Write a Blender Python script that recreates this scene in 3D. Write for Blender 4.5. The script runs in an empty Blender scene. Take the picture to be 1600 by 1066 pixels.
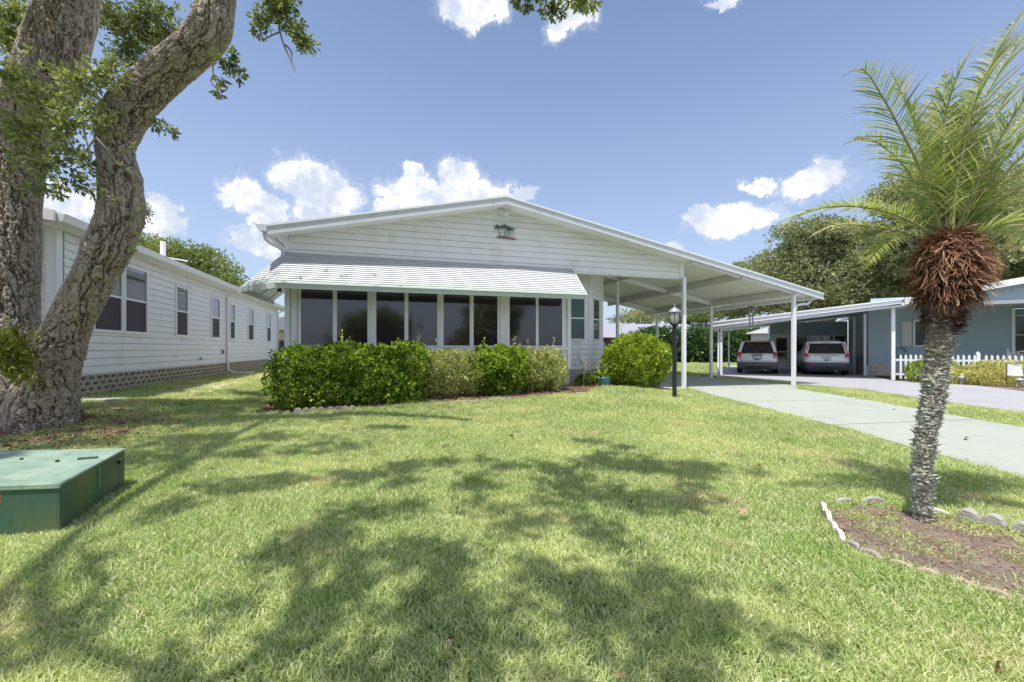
import bpy, math, random
import numpy as np
from mathutils import Vector, Matrix, noise as mnoise

R = math.radians
random.seed(7)
rng = np.random.default_rng(11)
scene = bpy.context.scene
col = scene.collection

# ------------------------------------------------------------------ camera
CAM_H = 1.3
cam = bpy.data.cameras.new('camera')
cam.lens = 36.0 * 650 / 1600
cam.sensor_width = 36.0
cam.shift_y = 12 / 1600
cam.clip_start = 0.05
cam.clip_end = 2000
camo = bpy.data.objects.new('camera', cam)
camo.location = (0, 0, CAM_H)
camo.rotation_euler = (R(90), 0, 0)
col.objects.link(camo)
scene.camera = camo

# ------------------------------------------------------------------ light
TO_SUN = Vector((-0.16, -0.27, 0.95)).normalized()
sun = bpy.data.lights.new('sun', 'SUN')
sun.energy = 2.9
sun.angle = R(0.53)
sun.color = (1.0, 0.965, 0.90)
suno = bpy.data.objects.new('sun', sun)
suno.rotation_euler = TO_SUN.to_track_quat('Z', 'Y').to_euler()
suno.location = (0, 0, 30)
col.objects.link(suno)

scene.view_settings.view_transform = 'Standard'
scene.view_settings.look = 'None'
scene.view_settings.gamma = 1.0
scene.view_settings.use_curve_mapping = False
scene.view_settings.exposure = 0.96
SKY_STRENGTH = 0.115

world = bpy.data.worlds.new('World')
scene.world = world
world.use_nodes = True
wt = world.node_tree
wn, wl = wt.nodes, wt.links
wn.clear()


def _in(node, i, v):
    if hasattr(v, 'is_output') or isinstance(v, bpy.types.NodeSocket):
        wl.new(v, node.inputs[i])
    else:
        node.inputs[i].default_value = v


def wm(op, a, b=None, c=None, clamp=False):
    n = wn.new('ShaderNodeMath')
    n.operation = op
    n.use_clamp = clamp
    _in(n, 0, a)
    if b is not None: _in(n, 1, b)
    if c is not None: _in(n, 2, c)
    return n.outputs[0]


def build_world():
    out = wn.new('ShaderNodeOutputWorld')
    bg = wn.new('ShaderNodeBackground')
    bg.inputs['Strength'].default_value = SKY_STRENGTH
    wl.new(bg.outputs[0], out.inputs[0])
    sky = wn.new('ShaderNodeTexSky')
    sky.sky_type = 'NISHITA'
    sky.sun_disc = False
    sky.sun_elevation = math.asin(TO_SUN.z)
    sky.sun_rotation = math.atan2(TO_SUN.x, TO_SUN.y)
    sky.altitude = 10
    sky.air_density = 1.0
    sky.dust_density = 1.6
    sky.ozone_density = 1.3
    tint = wn.new('ShaderNodeMix'); tint.data_type = 'RGBA'; tint.blend_type = 'MULTIPLY'
    tint.inputs[0].default_value = 1.0
    wl.new(sky.outputs[0], tint.inputs[6])
    tint.inputs[7].default_value = (0.73, 0.755, 0.80, 1)
    tc = wn.new('ShaderNodeTexCoord')
    sep = wn.new('ShaderNodeSeparateXYZ')
    wl.new(tc.outputs['Generated'], sep.inputs[0])
    x, y, z = sep.outputs
    az = wm('ARCTAN2', x, y)
    hor = wm('SQRT', wm('ADD', wm('MULTIPLY', x, x), wm('MULTIPLY', y, y)))
    el = wm('ARCTAN2', z, hor)
    # edge turbulence
    def noise(scale, detail, rough, w=0.0):
        n = wn.new('ShaderNodeTexNoise')
        n.noise_dimensions = '4D'
        n.inputs['Scale'].default_value = scale
        n.inputs['Detail'].default_value = detail
        n.inputs['Roughness'].default_value = rough
        n.inputs['W'].default_value = w
        wl.new(tc.outputs['Generated'], n.inputs['Vector'])
        return n
    n1 = noise(13, 9, 0.70)
    n2 = noise(13, 9, 0.70, 7.3)
    n3 = noise(26, 10, 0.68, 3.1)
    n4 = noise(8, 4, 0.55, 5.7)
    azd = wm('ADD', az, wm('MULTIPLY', wm('SUBTRACT', n1.outputs[0], 0.5), 0.15))
    eld = wm('ADD', el, wm('MULTIPLY', wm('SUBTRACT', n2.outputs[0], 0.5), 0.12))
    blobs = [  # azimuth and elevation of each cumulus lobe, in degrees, with half sizes
    ]
    def P(px, py, rx, ry):
        a = math.atan((px - 800) / 650); e = math.atan((545 - py) / 650 * math.cos(a))
        k = math.cos(a) ** 2
        blobs.append((a, e, rx / 650 * k, ry / 650 * math.cos(a)))
    for b in [(375, 303, 38, 24), (410, 326, 34, 26), (435, 350, 30, 20), (395, 378, 46, 26), (478, 282, 56, 34),
              (525, 298, 42, 36), (505, 325, 50, 26), (450, 268, 26, 14), (650, 305, 62, 30), (712, 284, 40, 34),
              (640, 268, 16, 12), (755, 302, 44, 20), (812, 302, 26, 13), (598, 322, 24, 14), (95, 318, 66, 34),
              (252, 345, 36, 32), (160, 300, 30, 14), (1272, 282, 66, 25), (1188, 283, 34, 10), (1140, 343, 76, 23),
              (1088, 328, 26, 11), (1058, 388, 18, 10), (735, 10, 60, 24), (893, 26, 44, 24), (1125, 2, 24, 8),
              (1180, 345, 44, 18), (1600, 400, 60, 24), (700, 325, 70, 26)]:
        P(*b)
    random.seed(21)
    for k in range(16):   # clouds out of view, enlarged to raise ambient fill and porch-glass reflections
        a = R(70 + k * 14.5 + random.uniform(-4, 4)); e = R(random.uniform(9, 34))
        s = random.uniform(0.13, 0.26)
        for j in range(2):
            blobs.append((((a + random.uniform(-s, s)) + math.pi) % (2 * math.pi) - math.pi, e + random.uniform(-.03, .03), s, s * .45))
    acc = None
    for a, e, ra, re in blobs:
        dx = wm('MULTIPLY', wm('SUBTRACT', azd, a), 1 / ra)
        dy = wm('MULTIPLY', wm('SUBTRACT', eld, e), 1 / re)
        q = wm('ADD', wm('MULTIPLY', dx, dx), wm('MULTIPLY', dy, dy))
        v = wm('SUBTRACT', 1.0, q)
        acc = v if acc is None else wm('SMOOTH_MAX', acc, v, 0.35)
    field = wm('ADD', wm('MAXIMUM', acc, -3.0), wm('MULTIPLY', wm('SUBTRACT', n3.outputs[0], 0.5), 1.5))
    mr = wn.new('ShaderNodeMapRange'); mr.interpolation_type = 'SMOOTHSTEP'
    wl.new(field, mr.inputs[0])
    mr.inputs[1].default_value = -0.02; mr.inputs[2].default_value = 0.34
    mask = mr.outputs[0]
    # thin veil
    veil = wn.new('ShaderNodeMapRange'); veil.interpolation_type = 'SMOOTHSTEP'
    wl.new(field, veil.inputs[0])
    veil.inputs[1].default_value = -.6; veil.inputs[2].default_value = 0.3
    veil.inputs[4].default_value = 0.32
    cov = wm('MAXIMUM', mask, veil.outputs[0])
    # inner modelling of the cloud: billows
    body = wn.new('ShaderNodeMapRange'); body.interpolation_type = 'SMOOTHSTEP'
    wl.new(wm('ADD', wm('MULTIPLY', n3.outputs[0], 0.65), wm('MULTIPLY', n4.outputs[0], 0.5)), body.inputs[0])
    body.inputs[1].default_value = 0.47; body.inputs[2].default_value = 0.66
    cc = wn.new('ShaderNodeMix'); cc.data_type = 'RGBA'
    wl.new(body.outputs[0], cc.inputs[0])
    k = 0.56 / SKY_STRENGTH
    cc.inputs[6].default_value = (k * 0.62, k * 0.69, k * 0.84, 1)
    cc.inputs[7].default_value = (k * 1.06, k * 1.06, k * 1.06, 1)
    # low haze towards the horizon
    hz = wn.new('ShaderNodeMapRange'); hz.interpolation_type = 'SMOOTHSTEP'
    wl.new(el, hz.inputs[0])
    hz.inputs[1].default_value = 0.0; hz.inputs[2].default_value = R(48)
    hz.inputs[3].default_value = 0.50; hz.inputs[4].default_value = 0.04
    hm = wn.new('ShaderNodeMix'); hm.data_type = 'RGBA'
    wl.new(hz.outputs[0], hm.inputs[0]); wl.new(tint.outputs[2], hm.inputs[6])
    kk = 0.56 / SKY_STRENGTH
    hm.inputs[7].default_value = (kk * 0.60, kk * 0.70, kk * 0.95, 1)
    fin = wn.new('ShaderNodeMix'); fin.data_type = 'RGBA'
    wl.new(cov, fin.inputs[0])
    wl.new(hm.outputs[2], fin.inputs[6]); wl.new(cc.outputs[2], fin.inputs[7])
    wl.new(fin.outputs[2], bg.inputs['Color'])


build_world()
try:
    world.cycles.sampling_method = 'MANUAL'
    world.cycles.sample_map_resolution = 512
except Exception:
    pass
scene.cycles.max_bounces = 8
scene.cycles.transparent_max_bounces = 12
scene.cycles.use_adaptive_sampling = True
scene.cycles.adaptive_threshold = 0.01

# ------------------------------------------------------------------ helpers


def mat(name, color=(.5, .5, .5), rough=0.7, metal=0.0, spec=0.5, noise=None, bump=None, trans=0.0, tint=None,
        coat=0.0, ior=None, alpha=None, streak=None):
    """noise: list of (scale, detail, lo, hi, other_colour, amount, (sx,sy,sz)) ; bump: (scale, strength, distance, detail)
    tint: list of colours chosen through the per-leaf attribute."""
    m = bpy.data.materials.new(name)
    m.use_nodes = True
    t = m.node_tree
    n, l = t.nodes, t.links
    b = n['Principled BSDF']
    b.inputs['Roughness'].default_value = rough
    b.inputs['Metallic'].default_value = metal
    b.inputs['Specular IOR Level'].default_value = spec
    if ior: b.inputs['IOR'].default_value = ior
    if coat:
        b.inputs['Coat Weight'].default_value = coat
        b.inputs['Coat Roughness'].default_value = 0.05
    geo = n.new('ShaderNodeNewGeometry')
    cur = None
    if tint:
        at = n.new('ShaderNodeAttribute'); at.attribute_name = 'tint'
        cr = n.new('ShaderNodeValToRGB')
        els = cr.color_ramp.elements
        while len(els) < len(tint): els.new(0.5)
        for i, c in enumerate(tint):
            els[i].position = i / (len(tint) - 1)
            els[i].color = (*c, 1)
        l.new(at.outputs['Fac'], cr.inputs[0])
        cur = cr.outputs[0]
    for item in (noise or []):
        sc, det, lo, hi, oc, amt = item[:6]
        st = item[6] if len(item) > 6 else (1, 1, 1)
        mp = n.new('ShaderNodeMapping'); mp.inputs['Scale'].default_value = st
        l.new(geo.outputs['Position'], mp.inputs['Vector'])
        nt = n.new('ShaderNodeTexNoise')
        nt.inputs['Scale'].default_value = sc; nt.inputs['Detail'].default_value = det
        nt.inputs['Roughness'].default_value = 0.6
        l.new(mp.outputs[0], nt.inputs['Vector'])
        r = n.new('ShaderNodeMapRange'); r.interpolation_type = 'SMOOTHSTEP'
        l.new(nt.outputs[0], r.inputs[0])
        r.inputs[1].default_value = lo; r.inputs[2].default_value = hi; r.inputs[4].default_value = amt
        mx = n.new('ShaderNodeMix'); mx.data_type = 'RGBA'
        l.new(r.outputs[0], mx.inputs[0])
        if cur is None: mx.inputs[6].default_value = (*color, 1)
        else: l.new(cur, mx.inputs[6])
        mx.inputs[7].default_value = (*oc, 1)
        cur = mx.outputs[2]
    if cur is None: b.inputs['Base Color'].default_value = (*color, 1)
    else: l.new(cur, b.inputs['Base Color'])
    if bump:
        nt = n.new('ShaderNodeTexNoise')
        nt.inputs['Scale'].default_value = bump[0]
        nt.inputs['Detail'].default_value = bump[3] if len(bump) > 3 else 4
        mp = n.new('ShaderNodeMapping')
        if len(bump) > 4: mp.inputs['Scale'].default_value = bump[4]
        l.new(geo.outputs['Position'], mp.inputs['Vector'])
        l.new(mp.outputs[0], nt.inputs['Vector'])
        bp = n.new('ShaderNodeBump'); bp.inputs['Strength'].default_value = bump[1]
        bp.inputs['Distance'].default_value = bump[2]
        l.new(nt.outputs[0], bp.inputs['Height'])
        l.new(bp.outputs[0], b.inputs['Normal'])
    if trans:
        tr = n.new('ShaderNodeBsdfTranslucent')
        if cur is None: tr.inputs[0].default_value = (*color, 1)
        else:
            g = n.new('ShaderNodeMix'); g.data_type = 'RGBA'; g.blend_type = 'MULTIPLY'; g.inputs[0].default_value = 1
            l.new(cur, g.inputs[6]); g.inputs[7].default_value = (1.5, 1.5, 0.8, 1)
            l.new(g.outputs[2], tr.inputs[0])
        mxs = n.new('ShaderNodeMixShader'); mxs.inputs[0].default_value = trans
        l.new(b.outputs[0], mxs.inputs[1]); l.new(tr.outputs[0], mxs.inputs[2])
        l.new(mxs.outputs[0], n['Material Output'].inputs[0])
    return m


class MB:
    def __init__(s):
        s.v = []; s.f = []

    def add(s, vs, fs):
        o = len(s.v)
        s.v.extend(vs); s.f.extend([tuple(i + o for i in f) for f in fs])
        return s

    def hexa(s, p):   # 8 points: bottom 4 counter-clockwise, top 4
        return s.add(p, [(3, 2, 1, 0), (4, 5, 6, 7), (0, 1, 5, 4), (1, 2, 6, 5), (2, 3, 7, 6), (3, 0, 4, 7)])

    def box(s, x0, x1, y0, y1, z0, z1):
        return s.hexa([(x0, y0, z0), (x1, y0, z0), (x1, y1, z0), (x0, y1, z0),
                       (x0, y0, z1), (x1, y0, z1), (x1, y1, z1), (x0, y1, z1)])

    def beam(s, a, b, w, h, up=(0, 0, 1)):  # bar from a to b, w across, h along up
        a, b, up = Vector(a), Vector(b), Vector(up)
        d = (b - a).normalized(); sd = d.cross(up)
        if sd.length < 1e-4: sd = d.cross(Vector((0, 1, 0)))
        sd.normalize(); u = sd.cross(d).normalized()
        sd *= w / 2; u *= h / 2
        return s.hexa([tuple(q) for q in (a - sd - u, b - sd - u, b + sd - u, a + sd - u, a - sd + u, b - sd + u, b + sd + u, a + sd + u)])

    def tube(s, pts, rad, n=8, cap=True):
        pts = [Vector(p) for p in pts]
        if not hasattr(rad, '__len__'): rad = [rad] * len(pts)
        up = Vector((0, 0, 1)); rings = []
        ref = None
        o = len(s.v)
        for i, p in enumerate(pts):
            d = (pts[min(i + 1, len(pts) - 1)] - pts[max(i - 1, 0)])
            d = d.normalized() if d.length > 1e-9 else Vector((0, 0, 1))
            if ref is None:
                ref = d.orthogonal().normalized()
            ref = (ref - d * ref.dot(d)).normalized()
            b = d.cross(ref)
            for k in range(n):
                a = 2 * math.pi * k / n
                q = p + (ref * math.cos(a) + b * math.sin(a)) * rad[i]
                s.v.append(tuple(q))
        for i in range(len(pts) - 1):
            for k in range(n):
                k2 = (k + 1) % n
                s.f.append((o + i * n + k, o + i * n + k2, o + (i + 1) * n + k2, o + (i + 1) * n + k))
        if cap:
            s.f.append(tuple(o + k for k in reversed(range(n))))
            s.f.append(tuple(o + (len(pts) - 1) * n + k for k in range(n)))
        return s

    def lathe(s, prof, n=16, c=(0, 0, 0)):
        o = len(s.v)
        for r, z in prof:
            for k in range(n):
                a = 2 * math.pi * k / n
                s.v.append((c[0] + r * math.cos(a), c[1] + r * math.sin(a), c[2] + z))
        m = len(prof)
        for i in range(m - 1):
            for k in range(n):
                k2 = (k + 1) % n
                s.f.append((o + i * n + k, o + i * n + k2, o + (i + 1) * n + k2, o + (i + 1) * n + k))
        s.f.append(tuple(o + k for k in reversed(range(n))))
        s.f.append(tuple(o + (m - 1) * n + k for k in range(n)))
        return s

    def prism(s, poly, y0, y1):   # polygon in x,z extruded along y
        n = len(poly)
        o = len(s.v)
        s.v.extend([(p[0], y0, p[1]) for p in poly] + [(p[0], y1, p[1]) for p in poly])
        s.f.append(tuple(o + i for i in range(n)))
        s.f.append(tuple(o + n + i for i in reversed(range(n))))
        for i in range(n):
            j = (i + 1) % n
            s.f.append((o + j, o + i, o + n + i, o + n + j))
        return s

    def mesh(s, name):
        me = bpy.data.meshes.new(name)
        me.from_pydata([tuple(v) for v in s.v], [], s.f)
        return me


def put(name, data, m=None, parent=None, smooth=False, kind=None, label=None, cat=None, group=None, loc=None, rot=None,
        bevel=0.0):
    me = data.mesh(name) if isinstance(data, MB) else data
    if m is not None and not me.materials:
        me.materials.append(m)
    if smooth:
        me.polygons.foreach_set('use_smooth', [True] * len(me.polygons))
    o = bpy.data.objects.new(name, me)
    col.objects.link(o)
    if parent: o.parent = parent
    if loc: o.location = loc
    if rot: o.rotation_euler = rot
    if bevel:
        b = o.modifiers.new('bevel', 'BEVEL'); b.width = bevel; b.segments = 2; b.limit_method = 'ANGLE'; b.angle_limit = R(40)
    tag(o, label, cat, group, kind)
    return o


def tag(o, label=None, cat=None, group=None, kind=None):
    if kind: o['kind'] = kind
    if label: o['label'] = label
    if cat: o['category'] = cat
    if group: o['group'] = group
    return o


def empty(name, loc, rz=0.0, label=None, cat=None, group=None):
    o = bpy.data.objects.new(name, None)
    o.empty_display_size = 0.3
    o.location = loc; o.rotation_euler = (0, 0, rz)
    col.objects.link(o)
    return tag(o, label, cat, group)


def copy_thing(o, parent=None, label=None):
    c = o.copy(); col.objects.link(c)
    if parent: c.parent = parent
    if label: c['label'] = label
    for ch in list(o.children): copy_thing(ch, c)
    return c


def np_mesh(name, verts, quads, tint=None, m=None, smooth=False, tris=False):
    verts = np.asarray(verts, dtype=np.float32).reshape(-1, 3)
    quads = np.asarray(quads, dtype=np.int32)
    k = quads.shape[1]
    me = bpy.data.meshes.new(name)
    me.vertices.add(len(verts)); me.vertices.foreach_set('co', verts.ravel())
    me.loops.add(quads.size); me.loops.foreach_set('vertex_index', quads.ravel())
    me.polygons.add(len(quads))
    me.polygons.foreach_set('loop_start', np.arange(0, quads.size, k, dtype=np.int32))
    me.polygons.foreach_set('loop_total', np.full(len(quads), k, dtype=np.int32))
    if smooth: me.polygons.foreach_set('use_smooth', np.ones(len(quads), dtype=bool))
    if tint is not None:
        a = me.attributes.new('tint', 'FLOAT', 'POINT')
        a.data.foreach_set('value', np.asarray(tint, dtype=np.float32))
    me.update(calc_edges=True)
    if m: me.materials.append(m)
    return me


def unit(a):
    return a / np.maximum(np.linalg.norm(a, axis=-1, keepdims=True), 1e-9)


def leaf_arrays(base, direc, length, width, fold=0.25, tint=None, r=rng, curl=0.15):
    """one folded, slightly curled leaf per row: 6 vertices, 4 triangles written as 2 quads"""
    n = len(base)
    length = np.broadcast_to(length, n)[:, None]; width = np.broadcast_to(width, n)[:, None]
    d = unit(direc)
    rnd = r.normal(size=(n, 3))
    sd = unit(np.cross(d, rnd)); up = np.cross(sd, d)
    mid = base + d * length * 0.55 - up * length * curl * 0.3
    tip = base + d * length - up * length * curl
    L = mid + sd * width / 2 + up * width * fold
    Rr = mid - sd * width / 2 + up * width * fold
    v = np.stack([base, Rr, tip, L], axis=1).reshape(-1, 3)
    # two triangles joined on the rib, as quads base-R-tip-mid would be heavier: keep one folded pair
    idx = np.arange(n)[:, None] * 4
    f = np.concatenate([idx + np.array([[0, 1, 2]]), idx + np.array([[0, 2, 3]])], axis=0)
    t = np.repeat(tint if tint is not None else r.random(n), 4)
    return v, f, t


def join_arrays(parts):
    V, F, T, o = [], [], [], 0
    for v, f, t in parts:
        V.append(v); F.append(f + o); T.append(t); o += len(v)
    return np.concatenate(V), np.concatenate(F), np.concatenate(T)


def rosettes(centers, outward, per, length, width, spread=1.0, r=rng, tint_c=None, curl=.15):
    """clusters of leaves: `per` leaves round every centre, leaning outward"""
    n = len(centers)
    c = np.repeat(centers, per, axis=0)
    o = np.repeat(outward, per, axis=0)
    rd = r.normal(size=c.shape)
    d = unit(unit(o) + unit(rd) * spread)
    ln = length * r.uniform(0.65, 1.2, n * per)
    base = c + rd * length * 0.12
    tc_ = r.random(n) if tint_c is None else tint_c
    t = np.clip(np.repeat(tc_, per) + r.normal(0, .13, n * per), 0, 1)
    return leaf_arrays(base, d, ln, ln * width, tint=t, r=r, curl=curl)


def smooth(a, b, x):
    t = np.clip((np.asarray(x, dtype=float) - a) / (b - a), 0, 1)
    return t * t * (3 - 2 * t)


def hash3(ix, iy, iz, k=0):
    h = (ix.astype(np.int64) * 73856093) ^ (iy.astype(np.int64) * 19349663) ^ (iz.astype(np.int64) * 83492791) ^ (k * 2654435761)
    h = (h ^ (h >> 13)) * 1274126177 & 0xffffffff
    h = (h ^ (h >> 16)) & 0xffffffff
    return h / 4294967296.0


def vnoise(p):
    i = np.floor(p).astype(np.int64); f = p - i; f = f * f * (3 - 2 * f)
    r = 0
    for dx in (0, 1):
        for dy in (0, 1):
            for dz in (0, 1):
                w = (f[:, 0] if dx else 1 - f[:, 0]) * (f[:, 1] if dy else 1 - f[:, 1]) * (f[:, 2] if dz else 1 - f[:, 2])
                r = r + w * hash3(i[:, 0] + dx, i[:, 1] + dy, i[:, 2] + dz)
    return r


def fbm(p, octv=4):
    a, s, t = 0.5, 0, 0
    for k in range(octv):
        s = s + a * vnoise(p * 2 ** k + 17.3 * k); t += a; a *= .5
    return s / t


def worley(p):
    i = np.floor(p).astype(np.int64)
    f1 = np.full(len(p), 9.0); f2 = np.full(len(p), 9.0); idv = np.zeros(len(p))
    for dx in (-1, 0, 1):
        for dy in (-1, 0, 1):
            for dz in (-1, 0, 1):
                c = i + np.array([dx, dy, dz])
                q = np.stack([c[:, 0] + hash3(c[:, 0], c[:, 1], c[:, 2], 1), c[:, 1] + hash3(c[:, 0], c[:, 1], c[:, 2], 2),
                              c[:, 2] + hash3(c[:, 0], c[:, 1], c[:, 2], 3)], axis=1)
                d = np.linalg.norm(q - p, axis=1)
                nearer = d < f1
                f2 = np.where(nearer, f1, np.minimum(f2, d))
                idv = np.where(nearer, hash3(c[:, 0], c[:, 1], c[:, 2], 4), idv)
                f1 = np.where(nearer, d, f1)
    return f1, f2, idv


def terrain(x, y):
    x = np.asarray(x, dtype=float); y = np.asarray(y, dtype=float)
    a = 0.18 * smooth(7.5, 12, y) * (1 - smooth(3.2, 5.2, x))
    b = 0.30 * smooth(5, 8.5, y) * smooth(-4.5, -8.4, x)
    b = b * (1 - 0) 
    m = 0.07 * np.exp(-(((x + 7.4) / 1.5) ** 2 + ((y - 6.4) / 1.3) ** 2))
    und = 0.012 * np.sin(x * 1.3 + 1) * np.cos(y * 1.1)
    und = und * (1 - smooth(3.5, 5, x)) * smooth(2, 5, np.hypot(x, y))
    return np.maximum(a, b) + m + und


def gz(x, y):
    return float(terrain(x, y))


# ------------------------------------------------------------------ materials
M_lawn = mat('lawn_soil', (.10, .115, .045), .95, noise=[(2.2, 5, .42, .62, (.15, .13, .07), .7), (14, 4, .4, .7, (.06, .07, .025), .6),
                                                        (90, 3, .35, .7, (.20, .24, .08), .55)], bump=(60, .7, .03, 6))
M_concrete = mat('green_tinted_concrete', (.365, .385, .33), .85, noise=[(1.1, 5, .4, .7, (.345, .375, .33), .7), (60, 4, .5, .72, (.29, .325, .27), .55), (2.5, 7, .56, .70, (.26, .26, .22), .55), (.7, 6, .52, .66, (.31, .33, .28), .6),
                                                                        (6, 6, .55, .75, (.42, .41, .34), .45)], bump=(180, .35, .004, 4))
M_concrete2 = mat('pale_grey_concrete', (.36, .36, .375), .85, noise=[(1.0, 5, .4, .7, (.31, .31, .325), .7), (50, 4, .5, .7, (.27, .27, .29), .5),
                                                                      (3, 6, .6, .75, (.22, .22, .24), .4, (1, .3, 1))], bump=(150, .3, .004, 4))
M_asphalt = mat('asphalt', (.06, .06, .062), .9, bump=(200, .4, .005, 4))
M_siding = mat('white_vinyl_siding', (.86, .86, .89), .5, spec=.35, noise=[(2.2, 5, .5, .75, (.66, .665, .66), .55), (9, 5, .58, .78, (.60, .60, .56), .4, (.4, .4, 2.5))], bump=(70, .12, .003, 3, (.15, .15, 3)))
M_siding_c = mat('cream_gable_siding', (.85, .84, .845), .5, spec=.35, noise=[(1.8, 5, .48, .75, (.64, .63, .58), .6), (7, 6, .58, .8, (.50, .47, .38), .45, (.3, .3, 3)), (55, 3, .72, .8, (.3, .25, .18), .55)], bump=(70, .12, .003, 3, (.15, .15, 3)))
M_trim = mat('white_trim', (.86, .86, .89), .45, spec=.4, noise=[(5, 5, .55, .8, (.68, .69, .67), .45)])
M_fascia = mat('grey_white_fascia', (.66, .68, .72), .5, noise=[(3, 5, .5, .75, (.48, .49, .52), .5), (30, 3, .6, .8, (.52, .52, .5), .4)])
M_pan = mat('cream_roof_pan', (.84, .85, .74), .5, spec=.3, noise=[(2, 4, .5, .8, (.76, .78, .66), .5)])
M_beam = mat('cream_beam', (.72, .70, .64), .55, noise=[(3, 4, .5, .8, (.52, .49, .42), .5)])
M_awn = mat('white_awning_metal', (.58, .58, .60), .5, spec=.3, noise=[(1.6, 5, .5, .72, (.48, .48, .51), .5), (30, 3, .6, .75, (.5, .5, .48), .35)])
M_awngreen = mat('mildewed_awning_metal', (.50, .56, .50), .5, noise=[(5, 5, .45, .7, (.58, .62, .55), .7, (1, 1, .3)), (18, 4, .55, .75, (.26, .40, .30), .6)])
M_glass = mat('dark_screened_glass', (.022, .017, .022), .05, spec=.8, ior=1.6, noise=[(1.5, 2, .4, .7, (.036, .026, .034), .6)], bump=(2.2, .12, .02, 2, (1, 1, .5)))
M_glass_c = mat('grey_reflecting_glass', (.10, .115, .13), .03, spec=1.0, ior=1.9)
M_glass_g = mat('green_tinted_glass', (.035, .07, .055), .05, spec=.6, noise=[(4, 3, .4, .7, (.08, .12, .10), .6, (.5, .5, 3))])
M_blind = mat('dark_blind', (.06, .055, .06), .6)
M_screen = mat('dark_insect_screen', (.055, .045, .06), .55, spec=.2, noise=[(300, 2, .4, .7, (.10, .085, .11), .4)])
M_block = mat('sand_coloured_block', (.56, .49, .39), .9, noise=[(5, 5, .4, .7, (.42, .36, .28), .7), (60, 4, .5, .75, (.66, .58, .47), .5)], bump=(90, .6, .01, 5))
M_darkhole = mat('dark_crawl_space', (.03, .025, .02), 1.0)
M_brick = mat('whitewashed_brick', (.62, .575, .55), .85, noise=[(7, 4, .4, .7, (.50, .455, .43), .6), (80, 3, .5, .75, (.7, .67, .64), .4)], bump=(80, .4, .006, 4))
M_mortar = mat('mortar', (.36, .33, .31), .95, bump=(90, .5, .006))
M_roof = mat('white_roof_coating', (.78, .785, .80), .6, noise=[(2, 5, .5, .75, (.62, .63, .64), .5)])
M_blue = mat('slate_blue_siding', (.37, .48, .57), .55, noise=[(3, 4, .5, .75, (.33, .43, .52), .5)])
M_bluegrey = mat('light_blue_gable_siding', (.40, .52, .62), .55, noise=[(3, 4, .5, .75, (.36, .47, .57), .5)])
M_shutter = mat('grey_white_shutter', (.60, .60, .62), .5)
M_bark = mat('live_oak_bark', rough=.92, tint=[(.06, .038, .028), (.16, .115, .088), (.37, .295, .24), (.52, .45, .385)],  # dark end: inner bark colour plus painted furrow shade
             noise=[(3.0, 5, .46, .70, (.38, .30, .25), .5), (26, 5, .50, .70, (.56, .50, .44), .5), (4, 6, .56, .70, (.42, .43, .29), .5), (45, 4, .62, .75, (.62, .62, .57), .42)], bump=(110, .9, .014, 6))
M_twig = mat('twig_bark', (.26, .22, .19), .9, bump=(60, .5, .005))
OAK = [(.09, .12, .05), (.18, .22, .085), (.31, .355, .14), (.50, .53, .25)]
M_oakleaf = mat('oak_leaf', rough=.5, tint=OAK, trans=.30, spec=.35)
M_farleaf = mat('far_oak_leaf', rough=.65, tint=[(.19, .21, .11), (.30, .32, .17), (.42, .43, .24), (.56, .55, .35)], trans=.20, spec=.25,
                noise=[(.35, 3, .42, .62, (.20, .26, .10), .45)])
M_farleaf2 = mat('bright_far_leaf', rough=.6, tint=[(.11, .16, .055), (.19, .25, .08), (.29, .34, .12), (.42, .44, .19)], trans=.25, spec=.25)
M_holly = mat('glossy_hedge_leaf', rough=.38, tint=[(.03, .06, .010), (.11, .20, .02), (.31, .47, .045), (.66, .76, .15)], trans=.28, spec=.4)
M_varieg = mat('cream_variegated_leaf', rough=.45, tint=[(.08, .14, .03), (.27, .33, .08), (.53, .54, .20), (.78, .74, .41)], trans=.25, spec=.4)
M_lime = mat('yellow_green_bush_leaf', rough=.42, tint=[(.04, .08, .010), (.14, .23, .02), (.38, .49, .045), (.66, .70, .12)], trans=.30, spec=.4)
M_darkhedge = mat('dark_hedge_leaf', rough=.4, tint=[(.02, .05, .016), (.05, .11, .03), (.09, .17, .045), (.17, .27, .06)], trans=.2, spec=.5)
M_gold = mat('gold_bush_leaf', rough=.5, tint=[(.22, .26, .07), (.50, .48, .15), (.68, .64, .28), (.82, .78, .46)], trans=.25)
M_fern = mat('fern_frond', rough=.6, tint=[(.12, .16, .02), (.22, .26, .035), (.34, .35, .06), (.42, .38, .12)], trans=.25)
M_palmleaf = mat('palm_leaflet', rough=.42, tint=[(.08, .14, .035), (.18, .26, .065), (.32, .39, .13), (.50, .51, .28), (.56, .45, .32)], trans=.34, spec=.5)
M_rachis = mat('palm_stalk', (.30, .30, .13), .6, noise=[(20, 3, .45, .7, (.40, .34, .20), .6)])
M_fibre = mat('dead_palm_fibre', rough=.85, tint=[(.09, .04, .022), (.22, .10, .052), (.37, .19, .10), (.56, .42, .30)], trans=.08)
M_fibredk = mat('dark_palm_boots', rough=.9, tint=[(.05, .022, .014), (.11, .05, .03), (.17, .09, .055), (.25, .16, .11)])
M_stub = mat('lichen_grey_stub', rough=.9, tint=[(.22, .17, .13), (.36, .335, .27), (.48, .475, .39), (.62, .62, .53)])
M_core = mat('palm_core', (.22, .18, .14), .95, bump=(60, .8, .02))
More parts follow.
